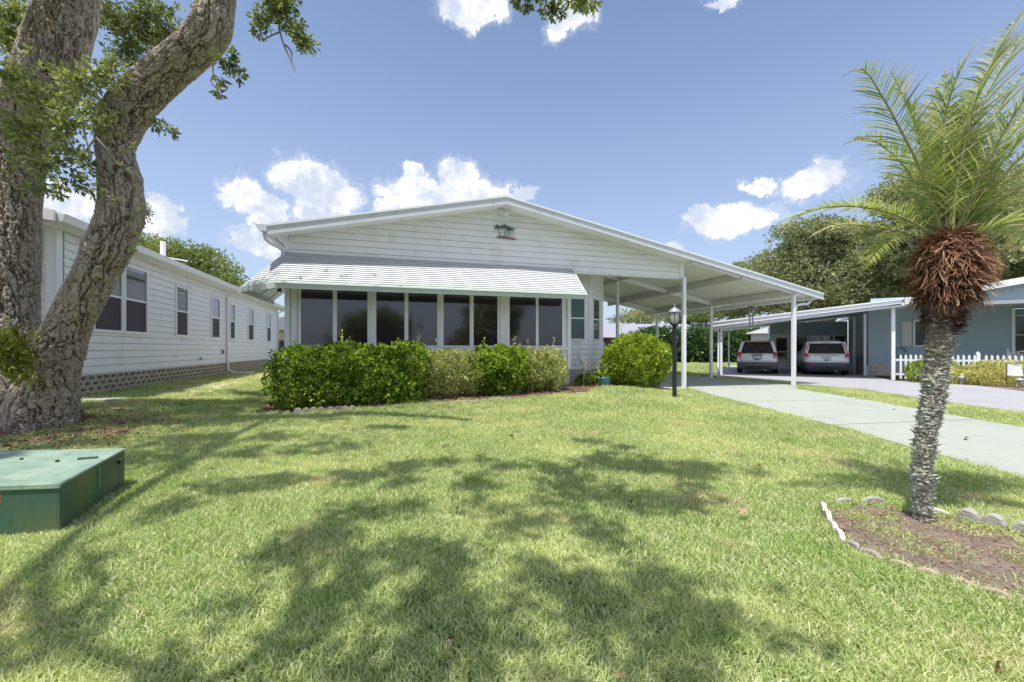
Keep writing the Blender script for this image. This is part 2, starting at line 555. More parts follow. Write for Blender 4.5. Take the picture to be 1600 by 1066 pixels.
M_boxgreen = mat('green_painted_steel', (.055, .118, .078), .5, spec=.4,
                 noise=[(3, 5, .42, .60, (.120, .150, .070), .9, (1, 1, .35)), (14, 6, .56, .72, (.025, .06, .045), .75, (1, 1, .3)), (70, 4, .62, .75, (.17, .22, .13), .5)], bump=(40, .15, .004))
M_boxtop = mat('faded_green_lid', (.22, .32, .245), .5, spec=.4, noise=[(4, 5, .42, .64, (.31, .40, .31), .8), (9, 6, .5, .7, (.14, .22, .16), .7), (60, 5, .6, .75, (.12, .19, .14), .6)], bump=(50, .15, .004))
M_pad = mat('concrete_pad', (.33, .29, .26), .95, bump=(60, .5, .01))
M_orange = mat('faded_orange_sticker', (.62, .22, .05), .6, noise=[(60, 4, .5, .7, (.70, .45, .25), .7)])
M_blacklock = mat('dark_metal', (.03, .03, .03), .4, metal=.6)
M_blackpost = mat('black_lamp_post', (.018, .020, .028), .4, spec=.5, noise=[(30, 3, .6, .8, (.06, .06, .07), .5)])
M_lampgrey = mat('weathered_lamp_metal', (.30, .32, .38), .45, metal=.3, noise=[(30, 3, .4, .7, (.5, .5, .52), .6)])
M_lampglass = mat('clear_lamp_glass', (.75, .78, .80), .06, spec=.6)
def _thin(m, f):
    t = m.node_tree; n, l = t.nodes, t.links
    tr = n.new('ShaderNodeBsdfTransparent'); mx = n.new('ShaderNodeMixShader'); mx.inputs[0].default_value = f
    l.new(n['Principled BSDF'].outputs[0], mx.inputs[1]); l.new(tr.outputs[0], mx.inputs[2]); l.new(mx.outputs[0], n['Material Output'].inputs[0])
_thin(M_lampglass, .68)
M_bulb = mat('white_bulb', (.85, .85, .82), .3)
M_white = mat('white_paint', (.82, .83, .84), .45)
M_stone = mat('grey_edging_stone', (.42, .40, .36), .95, noise=[(20, 5, .4, .7, (.30, .29, .26), .7), (120, 3, .5, .75, (.55, .53, .49), .6)], bump=(70, .9, .015, 6))
M_stonew = mat('pale_edging_stone', (.60, .56, .49), .9, noise=[(20, 5, .4, .7, (.46, .41, .34), .6)], bump=(70, .7, .012, 6))
M_stonet = mat('tan_edging_stone', (.42, .34, .25), .9, noise=[(20, 5, .4, .7, (.32, .25, .18), .6)], bump=(70, .7, .012, 6))
M_stonep = mat('pinkish_edging_stone', (.40, .33, .31), .95, noise=[(25, 5, .4, .7, (.30, .25, .23), .7)], bump=(70, .9, .012, 6))
M_mulch = mat('brown_soil', (.22, .165, .13), .98, noise=[(5, 5, .4, .65, (.32, .25, .19), .8), (60, 4, .45, .7, (.30, .22, .16), .6), (20, 4, .5, .7, (.07, .045, .035), .6)], bump=(45, 1.0, .05, 6))
M_redmulch = mat('red_brown_mulch', (.17, .10, .07), .98, noise=[(40, 4, .45, .7, (.30, .19, .13), .7)], bump=(45, 1.0, .05, 6))
M_dry = mat('dry_bare_ground', (.52, .42, .32), .95, noise=[(1.6, 5, .42, .58, (.30, .34, .14), .8), (30, 5, .4, .7, (.62, .52, .42), .6)], bump=(50, .8, .02, 6))
M_litter = mat('dead_leaf', rough=.8, tint=[(.12, .055, .03), (.24, .12, .06), (.36, .21, .12), (.46, .33, .22)])
M_pot = mat('blue_glazed_pot', (.10, .26, .42), .35, spec=.6, noise=[(12, 3, .5, .75, (.2, .36, .5), .5)])
M_heron = mat('white_plastic_heron', (.78, .72, .69), .5, noise=[(22, 4, .45, .65, (.52, .38, .31), .7)])
M_beak = mat('orange_beak', (.42, .30, .10), .5)
M_rust = mat('rusty_metal', (.25, .09, .04), .8)
M_red = mat('red_lens', (.55, .015, .02), .15, spec=.6, coat=.5)
M_tire = mat('tyre_rubber', (.02, .02, .02), .8)
M_rim = mat('alloy_rim', (.5, .5, .52), .35, metal=.8)
M_silver = mat('silver_car_paint', (.84, .84, .87), .3, metal=.1, coat=.7)
M_blucar = mat('pale_blue_car_paint', (.80, .83, .88), .3, metal=.1, coat=.7)
M_clad = mat('grey_plastic_cladding', (.13, .13, .15), .55)
M_cladb = mat('dark_blue_grey_bumper', (.075, .095, .13), .45)
M_carglass = mat('car_glass', (.012, .014, .02), .05, spec=.6)
M_plate = mat('licence_plate', (.55, .58, .56), .5)
M_decor = mat('green_painted_metal', (.045, .17, .11), .5, noise=[(30, 3, .4, .7, (.10, .26, .16), .6)])
M_decorb = mat('brown_painted_metal', (.22, .12, .08), .6)
M_farroof = mat('grey_shingle_roof', (.30, .30, .35), .9, noise=[(6, 3, .4, .7, (.24, .24, .28), .6)])
M_farwall = mat('lavender_far_wall', (.50, .50, .56), .8)
M_tan = mat('tan_stucco', (.48, .40, .30), .8)
M_maroon = mat('maroon_paint', (.16, .03, .05), .5)
M_door = mat('white_door', (.70, .71, .72), .5)
M_interior = mat('dark_interior', (.02, .022, .025), .8)

# ------------------------------------------------------------------ ground
MHO = (1.673, 12.5); MHR = R(16.1)
NBO = (11.35, 19.66); NBR = R(-30)
LHO = (-8.79, 8.5); LHR = R(17.1)


def frame(o, r):
    c, s = math.cos(r), math.sin(r)
    return lambda u, v: (o[0] + u * c - v * s, o[1] + u * s + v * c)


MH = frame(MHO, MHR); NB = frame(NBO, NBR); LH = frame(LHO, LHR)


def build_ground():
    xs = np.unique(np.concatenate([np.linspace(-260, -16, 22), np.arange(-16, 20, .2), np.linspace(20, 260, 22)]))
    ys = np.unique(np.concatenate([np.linspace(-120, -2, 14), np.arange(-2, 24, .2), np.linspace(24, 420, 30)]))
    X, Y = np.meshgrid(xs, ys)
    x, y = X.ravel(), Y.ravel()
    z = terrain(x, y)
    # the drive and beds sit a little below the sheet top
    z = z - 0.03 * smooth(4.6, 5.4, x) 
    nx, ny = len(xs), len(ys)
    i, j = np.meshgrid(np.arange(nx - 1), np.arange(ny - 1))
    a = (j * nx + i).ravel()
    f = np.stack([a, a + 1, a + nx + 1, a + nx], axis=1)
    me = np_mesh('lawn_ground', np.stack([x, y, z], axis=1), f, m=M_lawn, smooth=True)
    put('lawn_ground', me, kind='structure')


build_ground()
# drive of the white house: five cast slabs with open joints
DRIVE_L = [(MH(3.15, 8.6)), (MH(3.15, -.1)), (5.70, 13.45), (5.52, 10.2), (5.42, 7.05), (5.10, 4.12), (4.75, 1.0), (4.2, -4.0)]
DRIVE_R = [(MH(8.55, 8.6)), (MH(8.55, -.1)), (9.15, 13.3), (8.95, 10.5), (8.50, 7.6), (8.15, 4.9), (8.2, 1.0), (8.6, -4.0)]


def slab(name, pts, z1, m, z0=-.12, parent=None):
    mb = MB()
    n = len(pts)
    mb.v = [(p[0], p[1], z0) for p in pts] + [(p[0], p[1], z1) for p in pts]
    mb.f = [tuple(range(n, 2 * n))] + [(i, (i + 1) % n, n + (i + 1) % n, n + i) for i in range(n)]
    return put(name, mb, m, parent, kind='structure' if parent is None else None)


drv = empty('driveway', (0, 0, 0)); drv['kind'] = 'structure'


def lerp2(a, b, t): return (a[0] + (b[0] - a[0]) * t, a[1] + (b[1] - a[1]) * t)


gapd = .018
for i in range(len(DRIVE_L) - 1):
    a, b, c, d = DRIVE_L[i], DRIVE_R[i], DRIVE_R[i + 1], DRIVE_L[i + 1]
    ln = math.hypot(d[0] - a[0], d[1] - a[1]); k = gapd / ln if i not in (1,) else 0
    nn = 2 if ln > 5 else 1
    for s in range(nn):
        t0 = s / nn + k; t1 = (s + 1) / nn - k
        slab('slab', [lerp2(a, d, t0), lerp2(a, d, t1), lerp2(b, c, t1), lerp2(b, c, t0)], .012, M_concrete, parent=drv)
slab('drive_underlay', [DRIVE_L[0], DRIVE_L[1]] + DRIVE_L[2:] + DRIVE_R[::-1], -.01, M_darkhole, z0=-.14, parent=drv)

ndrv = [NB(-1.6, 14), NB(-1.75, -.5), (11.05, 12.9), (10.5, 9.6), (10.15, 6.5), (10.3, -4), (17.5, -4), (15.3, 8.0), (15.55, 12.61), (16.3, 14.6), NB(4.9, -.6), NB(5.0, 3.2), NB(4.8, 8.4), NB(4.8, 14)]
slab('neighbour_driveway', ndrv, .010, M_concrete2)
slab('street', [(-60, -14), (-60, -7), (60, -7), (60, -14)], .012, M_asphalt)

# ------------------------------------------------------------------ siding, windows and walls


def plank_mesh(name, xa0, xb0, xa1, xb1, z0, z1, out0=.022, out1=.004):
    """lap board on a wall in the local x,z plane facing -y; (xa0,xb0) ends at its lower edge, (xa1,xb1) at its upper edge"""
    mb = MB()
    z0 = z0 + .0085
    mb.v = [(xa0, -out0, z0), (xb0, -out0, z0), (xb1, -out1, z1), (xa1, -out1, z1), (xa0, .004, z0), (xb0, .004, z0), (xb1, .004, z1), (xa1, .004, z1)]
    mb.f = [(0, 1, 2, 3), (4, 5, 1, 0), (1, 5, 6, 2), (4, 0, 3, 7)]
    return mb.mesh(name)


def planks(parent, m, x0, x1, z0, z1, h=.165, y=0.0, rot=0.0, loc=(0, 0, 0), top=None, core=True, coremat=None):
    """lap siding between z0 and z1; top(x)->z clips it under a sloping roof. placed with loc/rot in the parent's frame"""
    z = z0
    n = 0
    while z < z1 - .02:
        zt = min(z + h, z1)
        if top is None:
            put('plank', plank_mesh('plank', x0, x1, x0, x1, z, zt), m, parent, loc=loc, rot=(0, 0, rot))
        else:
            def ends(zz):
                if top(x0) >= zz: a = x0
                else:
                    a = None
                    for k in range(401):
                        q = x0 + (x1 - x0) * k / 400
                        if top(q) >= zz: a = q; break
                if a is None: return None
                if top(x1) >= zz: b = x1
                else:
                    for k in range(401):
                        q = x1 + (x0 - x1) * k / 400
                        if top(q) >= zz: b = q; break
                return a, b
            e0, e1 = ends(z), ends(zt)
            if e0 is None: break
            if e1 is None: e1 = ((e0[0] + e0[1]) / 2 - .01, (e0[0] + e0[1]) / 2 + .01)
            put('plank', plank_mesh('plank', e0[0], e0[1], e1[0], e1[1], z, zt), m, parent, loc=loc, rot=(0, 0, rot))
        z = zt; n += 1


def window(parent, x0, x1, z0, z1, y=-.018, bars='h', loc=(0, 0, 0), rot=0, glass=None, glass_low=None, fw=.05, blinds=False, mid=.5, proud=.035, fm=None):
    """framed window on a wall facing -y in the local frame"""
    fm = fm or M_trim
    w = empty('window', loc, rot); w.parent = parent
    fr = MB()
    yo = y - proud
    fr.box(x0 - fw, x0, yo, y + .02, z0 - fw, z1 + fw); fr.box(x1, x1 + fw, yo, y + .02, z0 - fw, z1 + fw)
    fr.box(x0, x1, yo - .002, y + .02, z1, z1 + fw); fr.box(x0, x1, yo - .002, y + .02, z0 - fw, z0)
    put('frame', fr, fm, w)
    glass = glass or M_glass
    zm = z0 + (z1 - z0) * mid
    if bars == 'h':
        mb = MB(); mb.box(x0, x1, y - proud * .7, y, zm - .022, zm + .022); put('sash_rail', mb, fm, w)
        put('pane', MB().box(x0, x1, y - .008, y + .01, zm + .022, z1), glass, w)
        put('pane', MB().box(x0, x1, y - .004, y + .01, z0, zm - .022), glass_low or glass, w)
    elif bars == 'v':
        xm = (x0 + x1) / 2
        mb = MB(); mb.box(xm - .04, xm + .04, y - proud * .8, y, z0, z1); put('mullion', mb, fm, w)
        put('pane', MB().box(x0, xm - .04, y - .008, y + .01, z0, z1), glass, w)
        put('pane', MB().box(xm + .04, x1, y - .008, y + .01, z0, z1), glass, w)
    else:
        put('pane', MB().box(x0, x1, y - .008, y + .01, z0, z1), glass, w)
    return w


# ------------------------------------------------------------------ white house with carport
house = empty('mobile_home', (MHO[0], MHO[1], 0), MHR,
              'white gabled mobile home with long striped awning, dark porch windows and attached carport roof', 'house')
APU, APZ = -2.07, 5.49          # apex, top of roof
SL, SR = .218, .195             # slopes left and right


def roofz(u): return APZ - (SL * (APU - u) if u < APU else SR * (u - APU))


UL, UR = -7.90, 9.46
VF, VB = -.55, 15.6
# roof slabs
for nm, ua, ub in (('roof', UL, APU), ('roof', APU, 4.12)):
    r_ = MB()
    za, zb = roofz(ua), roofz(ub)
    r_.hexa([(ua, VF + .03, za - .09), (ub, VF + .03, zb - .09), (ub, VB, zb - .09), (ua, VB, za - .09),
             (ua, VF + .03, za - .012), (ub, VF + .03, zb - .012), (ub, VB, zb - .012), (ua, VB, za - .012)])
    put(nm, r_, M_roof, house)
# carport roof: ribbed pans
cp = MB()
for v0 in np.arange(VF + .03, 8.5, .4):
    v1 = min(v0 + .388, 8.6)
    cp.hexa([(4.125, v0, roofz(4.125) - .085), (UR - .12, v0, roofz(UR - .12) - .085), (UR - .12, v1, roofz(UR - .12) - .085), (4.125, v1, roofz(4.125) - .085),
             (4.125, v0, roofz(4.125) - .013), (UR - .12, v0, roofz(UR - .12) - .013), (UR - .12, v1, roofz(UR - .12) - .013), (4.125, v1, roofz(4.125) - .013)])
put('carport_ceiling_pan', cp, M_pan, house)
# ceiling behind the gable over the entry, follows the roof underside
ce = MB()
ce.hexa([(.05, .02, roofz(.05) - .13), (4.12, .02, roofz(4.12) - .13), (4.12, 8.5, roofz(4.12) - .13), (.05, 8.5, roofz(.05) - .13),
         (.05, .02, roofz(.05) - .10), (4.12, .02, roofz(4.12) - .10), (4.12, 8.5, roofz(4.12) - .10), (.05, 8.5, roofz(.05) - .10)])
put('entry_ceiling', ce, M_pan, house)
# rake fascia, two boards each side (a lower grey face and a thin white drip edge)
for ua, ub in ((UL, APU), (APU, UR)):
    th = .235 if ub == APU else .225
    f = MB()
    f.hexa([(ua, VF - .02, roofz(ua) - th), (ub, VF - .02, roofz(ub) - th - (.0)), (ub, VF + .02, roofz(ub) - th), (ua, VF + .02, roofz(ua) - th),
            (ua, VF - .02, roofz(ua) - .045), (ub, VF - .02, roofz(ub) - .045), (ub, VF + .02, roofz(ub) - .045), (ua, VF + .02, roofz(ua) - .045)])
    put('rake_fascia', f, M_fascia, house)
    f = MB()
    f.hexa([(ua, VF - .045, roofz(ua) - .045), (ub, VF - .045, roofz(ub) - .045), (ub, VF + .03, roofz(ub) - .045), (ua, VF + .03, roofz(ua) - .045),
            (ua, VF - .045, roofz(ua)), (ub, VF - .045, roofz(ub)), (ub, VF + .03, roofz(ub)), (ua, VF + .03, roofz(ua))])
    put('drip_edge', f, M_trim, house)
    s_ = MB()   # soffit between fascia and gable wall
    for (a_, b_) in ((ua, min(ub, 4.12)),):
        s_.hexa([(a_, VF + .022, roofz(a_) - .17), (b_, VF + .022, roofz(b_) - .17), (b_, -.002, roofz(b_) - .17), (a_, -.002, roofz(a_) - .17),
                 (a_, VF + .022, roofz(a_) - .12), (b_, VF + .022, roofz(b_) - .12), (b_, -.002, roofz(b_) - .12), (a_, -.002, roofz(a_) - .12)])
    put('soffit', s_, M_siding, house)
# gutter on the left eave, seen from its end, and its elbow downspout
g = MB()
prof = [(-7.9, 4.21), (-7.9, 4.07), (-7.94, 4.055), (-8.02, 4.06), (-8.09, 4.11), (-8.12, 4.17), (-8.15, 4.21)]
g.prism(prof, VF - .04, 12)
put('gutter', g, M_fascia, house)
d_ = MB().tube([(-7.98, -.42, 4.08), (-7.98, -.42, 3.98), (-7.95, -.40, 3.90), (-7.86, -.33, 3.82), (-7.74, -.22, 3.78), (-7.66, -.12, 3.72), (-7.66, -.1, 3.3)], .042, 8)
put('downspout', d_, M_fascia, house, smooth=True)
br_ = MB().beam((-7.83, -.3, 4.08), (-7.60, -.06, 3.86), .05, .03)
put('eave_bracket', br_, M_trim, house)
# gable siding
GTOP = lambda u: roofz(u) - .17
planks(house, M_siding_c, -7.56, 4.02, 3.62, 5.4, .168, top=GTOP)
core = MB()
core.v = [(-7.55, .016, 3.62), (4.02, .016, 3.62), (4.02, .016, GTOP(4.02)), (APU, .016, GTOP(APU)), (-7.55, .016, GTOP(-7.55)),
          (-7.55, .12, 3.62), (4.02, .12, 3.62), (4.02, .12, GTOP(4.02)), (APU, .12, GTOP(APU)), (-7.55, .12, GTOP(-7.55))]
core.f = [(0, 1, 2, 3, 4), (9, 8, 7, 6, 5), (0, 5, 6, 1), (1, 6, 7, 2), (2, 7, 8, 3), (3, 8, 9, 4), (4, 9, 5, 0)]
put('gable_wall', core, M_trim, house)
put('gable_bottom_trim', MB().box(.2, 4.03, -.03, .14, 3.575, 3.618), M_trim, house)
put('corner_trim', MB().box(3.95, 4.10, -.045, .13, 3.62, GTOP(4.05) - .0), M_trim, house)
put('corner_trim', MB().box(-7.64, -7.555, -.035, .09, 3.72, GTOP(-7.6)), M_trim, house)
# floodlight under the peak
fl = MB().box(APU - .05, APU + .05, -.09, -.02, 5.10, 5.24)
fl.lathe([(.03, 0), (.06, .03), (.07, .10), (.05, .12)], 10, (APU + .10, -.16, 5.06))
put('floodlight', fl, M_trim, house, smooth=False)
# porch front wall below and between the windows
ZG = .16
WZ0, WZ1 = 1.345, 2.84
put('porch_wall', MB().box(-7.60, .035, .016, .10, .70, 3.70), M_siding, house)
planks(house, M_siding, -7.52, -.03, .70, 1.26, .16)
put('window_sill', MB().box(-7.50, -.02, -.05, .02, 1.262, 1.335), M_trim, house)
put('window_head', MB().box(-7.50, -.02, -.04, .02, 2.845, 3.00), M_trim, house)
put('corner_post', MB().box(-7.64, -7.52, -.05, .06, .70, 3.0), M_trim, house)
put('corner_post', MB().box(-7.50, -7.36, -.03, .06, 1.336, 2.844), M_trim, house)
put('corner_post', MB().box(-.02, .09, -.05, .08, .70, 3.60), M_trim, house)
put('side_wall', MB().box(-7.595, -7.50, .10, 15.0, .5, 4.05), M_siding, house)
groups = [(-7.27, -6.53, -6.43, -5.69), (-5.47, -4.75, -4.65, -3.88), (-3.71, -2.98, -2.87, -2.18), (-1.82, -1.02, -.94, -.19)]
edges = [-7.36]
for a, b, c, d in groups:
    w = empty('window', (0, 0, 0)); w.parent = house
    fr = MB()
    fr.box(a - .07, a, -.032, .02, WZ0, WZ1); fr.box(d, d + .07, -.032, .02, WZ0, WZ1)
    fr.box(a, d, -.034, .02, WZ1 - .045, WZ1); fr.box(a, d, -.034, .02, WZ0, WZ0 + .04)
    put('frame', fr, M_trim, w)
    put('mullion', MB().box(b, c, -.03, .02, WZ0 + .04, WZ1 - .045), M_trim, w)
    for p, q in ((a, b), (c, d)):
        put('pane', MB().box(p, q, -.006, .004, WZ0 + .04, WZ1 - .045), M_glass, w)
for x in ((-5.62, -5.54), (-3.81, -3.78), (-2.11, -1.89)):
    put('window_post', MB().box(x[0] + .0, x[1], -.06, .02, WZ0 - .008, WZ1 + .005), M_trim, house)
# left canted corner of the porch (under the awning wing)
# brick skirt
bk = bpy.data.meshes.new('brick')


def brick_mesh(w, h, t=.02):
    mb = MB().box(0, w, -t, .0, 0, h)
    return mb.mesh('brick')


bm1 = brick_mesh(.385, .088); bm1.materials.append(M_brick)
bmh = brick_mesh(.185, .088); bmh.materials.append(M_brick)
put('skirt_wall', MB().box(-7.60, .045, .0, .08, -.05, .70), M_mortar, house)
for row in range(7):
    z = .692 - (row + 1) * .1
    off = 0 if row % 2 == 0 else .2
    if row % 2:
        put('brick', bmh, None, house, loc=(-.145, 0, z))
    for k in range(5):
        x = .04 - off - (k + 1) * .4 + .01
        put('brick', bm1, None, house, loc=(x, 0, z))
# recessed wall right of the porch, canted corner, side wall


def recessed(x0, y0, x1, y1, zt, win=None, bricks=True):
    L_ = math.hypot(x1 - x0, y1 - y0); a_ = math.atan2(y1 - y0, x1 - x0)
    w = MB().box(0, L_, .016, .10, .6, zt + .1)
    put('wall', w, M_siding, house, loc=(x0, y0, 0), rot=(0, 0, a_))
    planks(house, M_siding, 0.0, L_, .62, zt, .165, loc=(x0, y0, 0), rot=a_)
    put('skirt_wall', MB().box(0, L_, .004, .09, -.05, .60), M_mortar, house, loc=(x0, y0, 0), rot=(0, 0, a_))
    if bricks:
        for row in range(5):
            z = .60 - (row + 1) * .1
            x = -.2 if row % 2 else 0.0
            while x < L_ - .02:
                xa, xb = max(x, .005), min(x + .385, L_ - .005)
                if xb - xa > .05:
                    bmx = brick_mesh(xb - xa, .088); bmx.materials.append(M_brick)
                    c_, s_ = math.cos(a_), math.sin(a_)
                    put('brick', bmx, None, house, loc=(x0 + xa * c_, y0 + xa * s_, z), rot=(0, 0, a_))
                x += .4
    if win:
        window(house, win[0], win[1], win[2], win[3], loc=(x0, y0, 0), rot=a_, glass=M_glass_g, fw=.035)


RW = [(.10, .8), (1.13, .8), (2.0, 1.62), (2.0, 9.5)]
recessed(*RW[0], *RW[1], roofz(.6) - .30, (.27, .82, 1.62, 2.95))
recessed(*RW[1], *RW[2], roofz(1.5) - .28, (.24, .84, 1.62, 2.95))
recessed(*RW[2], *RW[3], roofz(2.0) - .2, None, False)
put('corner_post', MB().box(1.10, 1.16, .755, .80, .6, 4.35), M_trim, house)
put('corner_post', MB().box(1.97, 2.04, 1.57, 1.63, .6, 4.3), M_trim, house)
put('porch_return_wall', MB().box(.036, .10, .10, .8, .3, 4.4), M_siding, house)
# carport beams: along the depth and under each row of posts
bz = lambda u: roofz(u) - .125
for u, h_ in ((3.78, .2), (6.05, .2), (8.30, .2)):
    v0 = .16 if u < 4 else VF + .05
    put('beam', MB().hexa([(u - .05, v0, bz(u) - h_), (u + .05, v0, bz(u) - h_), (u + .05, 8.4, bz(u) - h_), (u - .05, 8.4, bz(u) - h_),
                           (u - .05, v0, bz(u) + .03), (u + .05, v0, bz(u) + .03), (u + .05, 8.4, bz(u) + .03), (u - .05, 8.4, bz(u) + .03)]), M_beam, house)
for v, ua in ((-.40, 4.11), (3.5, 2.05), (7.35, 2.05)):
    for a_, b_ in ((ua, 3.73), (3.83, 6.0), (6.1, 8.25), (8.35, 8.75)):
        if a_ >= b_ - .1: continue
        if v < 0 and a_ == 3.83: a_ = 4.11
        put('rafter', MB().hexa([(a_, v - .045, bz(a_) - .155), (b_, v - .045, bz(b_) - .155), (b_, v + .045, bz(b_) - .155), (a_, v + .045, bz(a_) - .155),
                                 (a_, v - .045, bz(a_) + .02), (b_, v - .045, bz(b_) + .02), (b_, v + .045, bz(b_) + .02), (a_, v + .045, bz(a_) + .02)]), M_trim, house)
# right gutter
put('gutter', MB().prism([(UR - .12, 3.25), (UR - .12, 3.08), (UR - .06, 3.05), (UR + .0, 3.08), (UR + .03, 3.22), (UR + .0, 3.25)], VF + .03, 8.6), M_trim, house)
put('downspout', MB().tube([(UR - .08, -.15, 3.08), (UR - .10, -.15, 2.98), (UR - .3, -.2, 2.90), (UR - .75, -.28, 2.86), (8.50, -.33, 2.80), (8.44, -.34, 2.6), (8.42, -.34, .35), (8.42, -.34, .03)], .045, 8), M_trim, house, smooth=True)


def post(u, v, z0, z1, w=.10):
    p = MB().box(u - w / 2, u + w / 2, v - w / 2, v + w / 2, z0, z1)
    p.box(u - w / 2 - .02, u + w / 2 + .02, v - w / 2 - .02, v + w / 2 + .02, z0, z0 + .02)
    put('post', p, M_trim, house)


post(4.03, -.12, .0, 3.62, .105)
post(8.30, -.40, -.02, bz(8.3) - .20)
post(8.30, 3.48, -.02, bz(8.3) - .20)
post(8.30, 7.32, -.02, bz(8.3) - .20)
post(3.73, 3.5, .0, bz(3.78) - .20)
put('porch_lamp', MB().box(4.12, 4.24, -.20, -.10, 4.02, 4.14), M_trim, house)
# awning -------------------------------------------------------------
A0 = (-7.60, .0); AF = -1.0        # top line at the wall, projection
ZT, ZB = 3.72, 2.80
NR = 15


def awn_pt(t, lift=0.0):  # position down the slope 0..1: projection and height
    pr = t * 1.0
    return pr, ZT + (ZB - ZT) * t + lift


UA, UB = -7.60, .14
for i in range(NR):
    t0 = i / NR; t1 = (i + 1.12) / NR
    p0, z0 = awn_pt(t0, .0); p1, z1 = awn_pt(min(t1, 1.0), .024)
    gm = M_awn if i < NR - 2 else M_awngreen
    th = .007
    # front
    put('slat', MB().hexa([(UA, -p1, z1 - th), (UB, -p1, z1 - th), (UB, -p0, z0 - th), (UA, -p0, z0 - th),
                           (UA, -p1, z1), (UB, -p1, z1), (UB, -p0, z0), (UA, -p0, z0)]), gm, house)
    # chamfer wing: from the hip at (UA,-p) to (UA-p, 0)
    put('slat', MB().hexa([(UA - .004, -p1, z1 - th), (UA - .004, -p0, z0 - th), (UA - p0 * 1.0 - .004, 0, z0 - th), (UA - p1 * 1.0 - .004, 0, z1 - th),
                           (UA - .004, -p1, z1), (UA - .004, -p0, z0), (UA - p0 - .004, 0, z0), (UA - p1 - .004, 0, z1)][::1]), gm, house)
    # side
    put('slat', MB().hexa([(UA - p1, .004, z1 - th), (UA - p0, .004, z0 - th), (UA - p0, 3.0, z0 - th), (UA - p1, 3.0, z1 - th),
                           (UA - p1, .004, z1), (UA - p0, .004, z0), (UA - p0, 3.0, z0), (UA - p1, 3.0, z1)]), gm, house)
# rafters and fascia of the awning
for u in np.linspace(UA + .3, UB - .1, 7):
    put('awning_rafter', MB().beam((u, -.02, ZT - .07), (u, -.97, ZB - .05), .03, .03), M_awngreen, house)
for q in (.33, .66):
    put('awning_rafter', MB().beam((UA, -.02, ZT - .08), (UA - q, -(1 - q), ZB - .05), .03, .03), M_awngreen, house)
for v in (.4, 1.3, 2.2):
    put('awning_rafter', MB().beam((UA - .05, v, ZT - .08), (UA - .95, v, ZB - .05), .03, .03), M_awngreen, house)
put('awning_fascia', MB().box(UA, UB, -1.03, -1.0, ZB - .125, ZB + .015), M_awngreen, house)
put('awning_lip', MB().box(UA, UB, -1.055, -1.031, ZB - .012, ZB + .022), M_trim, house)
put('awning_fascia', MB().beam((UA - .01, -1.015, ZB - .055), (UA - 1.01, -.01, ZB - .055), .03, .14), M_awngreen, house)
put('awning_fascia', MB().box(UA - 1.03, UA - 1.0, .01, 3.0, ZB - .125, ZB + .015), M_awngreen, house)
ev = MB()
ev.v = [(UB + .002, -.02, ZT), (UB + .002, -1.0, ZB), (UB + .002, -1.0, ZB - .12), (UB + .002, -.02, ZT - .1), (UB + .02, -.02, ZT), (UB + .02, -1.0, ZB), (UB + .02, -1.0, ZB - .12), (UB + .02, -.02, ZT - .1)]
ev.f = [(0, 1, 2, 3), (7, 6, 5, 4), (0, 4, 5, 1), (1, 5, 6, 2), (2, 6, 7, 3), (3, 7, 4, 0)]
put('awning_end_rail', ev, M_trim, house)
put('camera_box', MB().box(UA + .02, UA + .10, -.99, -.92, ZB - .2, ZB - .13), M_blacklock, house)
# stuccoed back wall to close the volume
put('back_wall', MB().box(-7.5, 2.0, 14.9, 15.0, 0, 4.0), M_siding, house)
# wall ornament: three small metal palms on a sand bar
orn = empty('palm_wall_ornament', MH(-1.97, -.03) + (4.47,), MHR, 'green metal palm tree cut-out hung on the white gable wall', 'wall ornament')
put('sand_bar', MB().prism([(-.26, 0), (.34, -.03), (.36, .0), (.2, .02), (0, .05), (-.2, .03)], -.02, 0), M_decorb, orn)
rr = random.Random(5)
for bx, tx, tz in ((-.14, -.2, .27), (-.02, .02, .30), (.02, .16, .24)):
    put('trunk', MB().tube([(bx, -.012, .03), ((bx + tx) / 2 + .01, -.012, tz * .5), (tx, -.012, tz)], [.012, .009, .007], 6), M_decorb, orn)
    lf = MB()
    for k in range(11):
        a = R(-20 + k * 22 + rr.uniform(-6, 6)); l = .11 * rr.uniform(.8, 1.2)
        e = (tx + math.cos(a) * l, -.02 - rr.uniform(0, .02), tz + math.sin(a) * l * .8)
        lf.beam((tx, -.016, tz), e, .032, .006)
        lf.beam(e, (e[0] + math.cos(a) * .03, e[1], e[2] - .03), .02, .005)
    put('palm_leaf', lf, M_decor, orn)
rl = MB()
for k in range(4): rl.beam((.12 + k * .05, -.01, 0), (.12 + k * .05, -.01, .2 - k * .02), .006, .006)
put('post_row', rl, M_decorb, orn)

# ------------------------------------------------------------------ white house on the left
lh = empty('long_mobile_home', (LHO[0], LHO[1], 0), LHR, 'long white clapboard mobile home on pierced block skirt behind the oak', 'house')
LEND = 16.4
# wall faces local +x: children placed with rot 90 deg so that their -y face looks to +x
Q = R(90)


def lw(name, mb, m): return put(name, mb, m, lh, rot=(0, 0, Q))


lw('side_wall', MB().box(-.55, LEND, .018, .12, .77, 3.62), M_siding)
planks(lh, M_siding, -.5, LEND, .77, 3.60, .163, rot=Q)
for a, b, t in ((.32, 1.27, 3.26), (1.42, 2.34, 3.26), (3.98, 4.68, 3.14), (6.62, 7.32, 3.12), (8.48, 8.97, 3.08), (10.8, 11.55, 3.12), (13.95, 14.65, 3.12)):
    window(lh, a, b, 1.72, t, rot=Q, glass=M_glass_c, glass_low=M_screen, fw=.055, mid=.5)
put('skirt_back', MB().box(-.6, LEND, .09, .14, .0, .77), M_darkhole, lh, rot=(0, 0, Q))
put('skirt_cap', MB().box(-.6, LEND, -.02, .09, .745, .769), M_siding, lh, rot=(0, 0, Q))
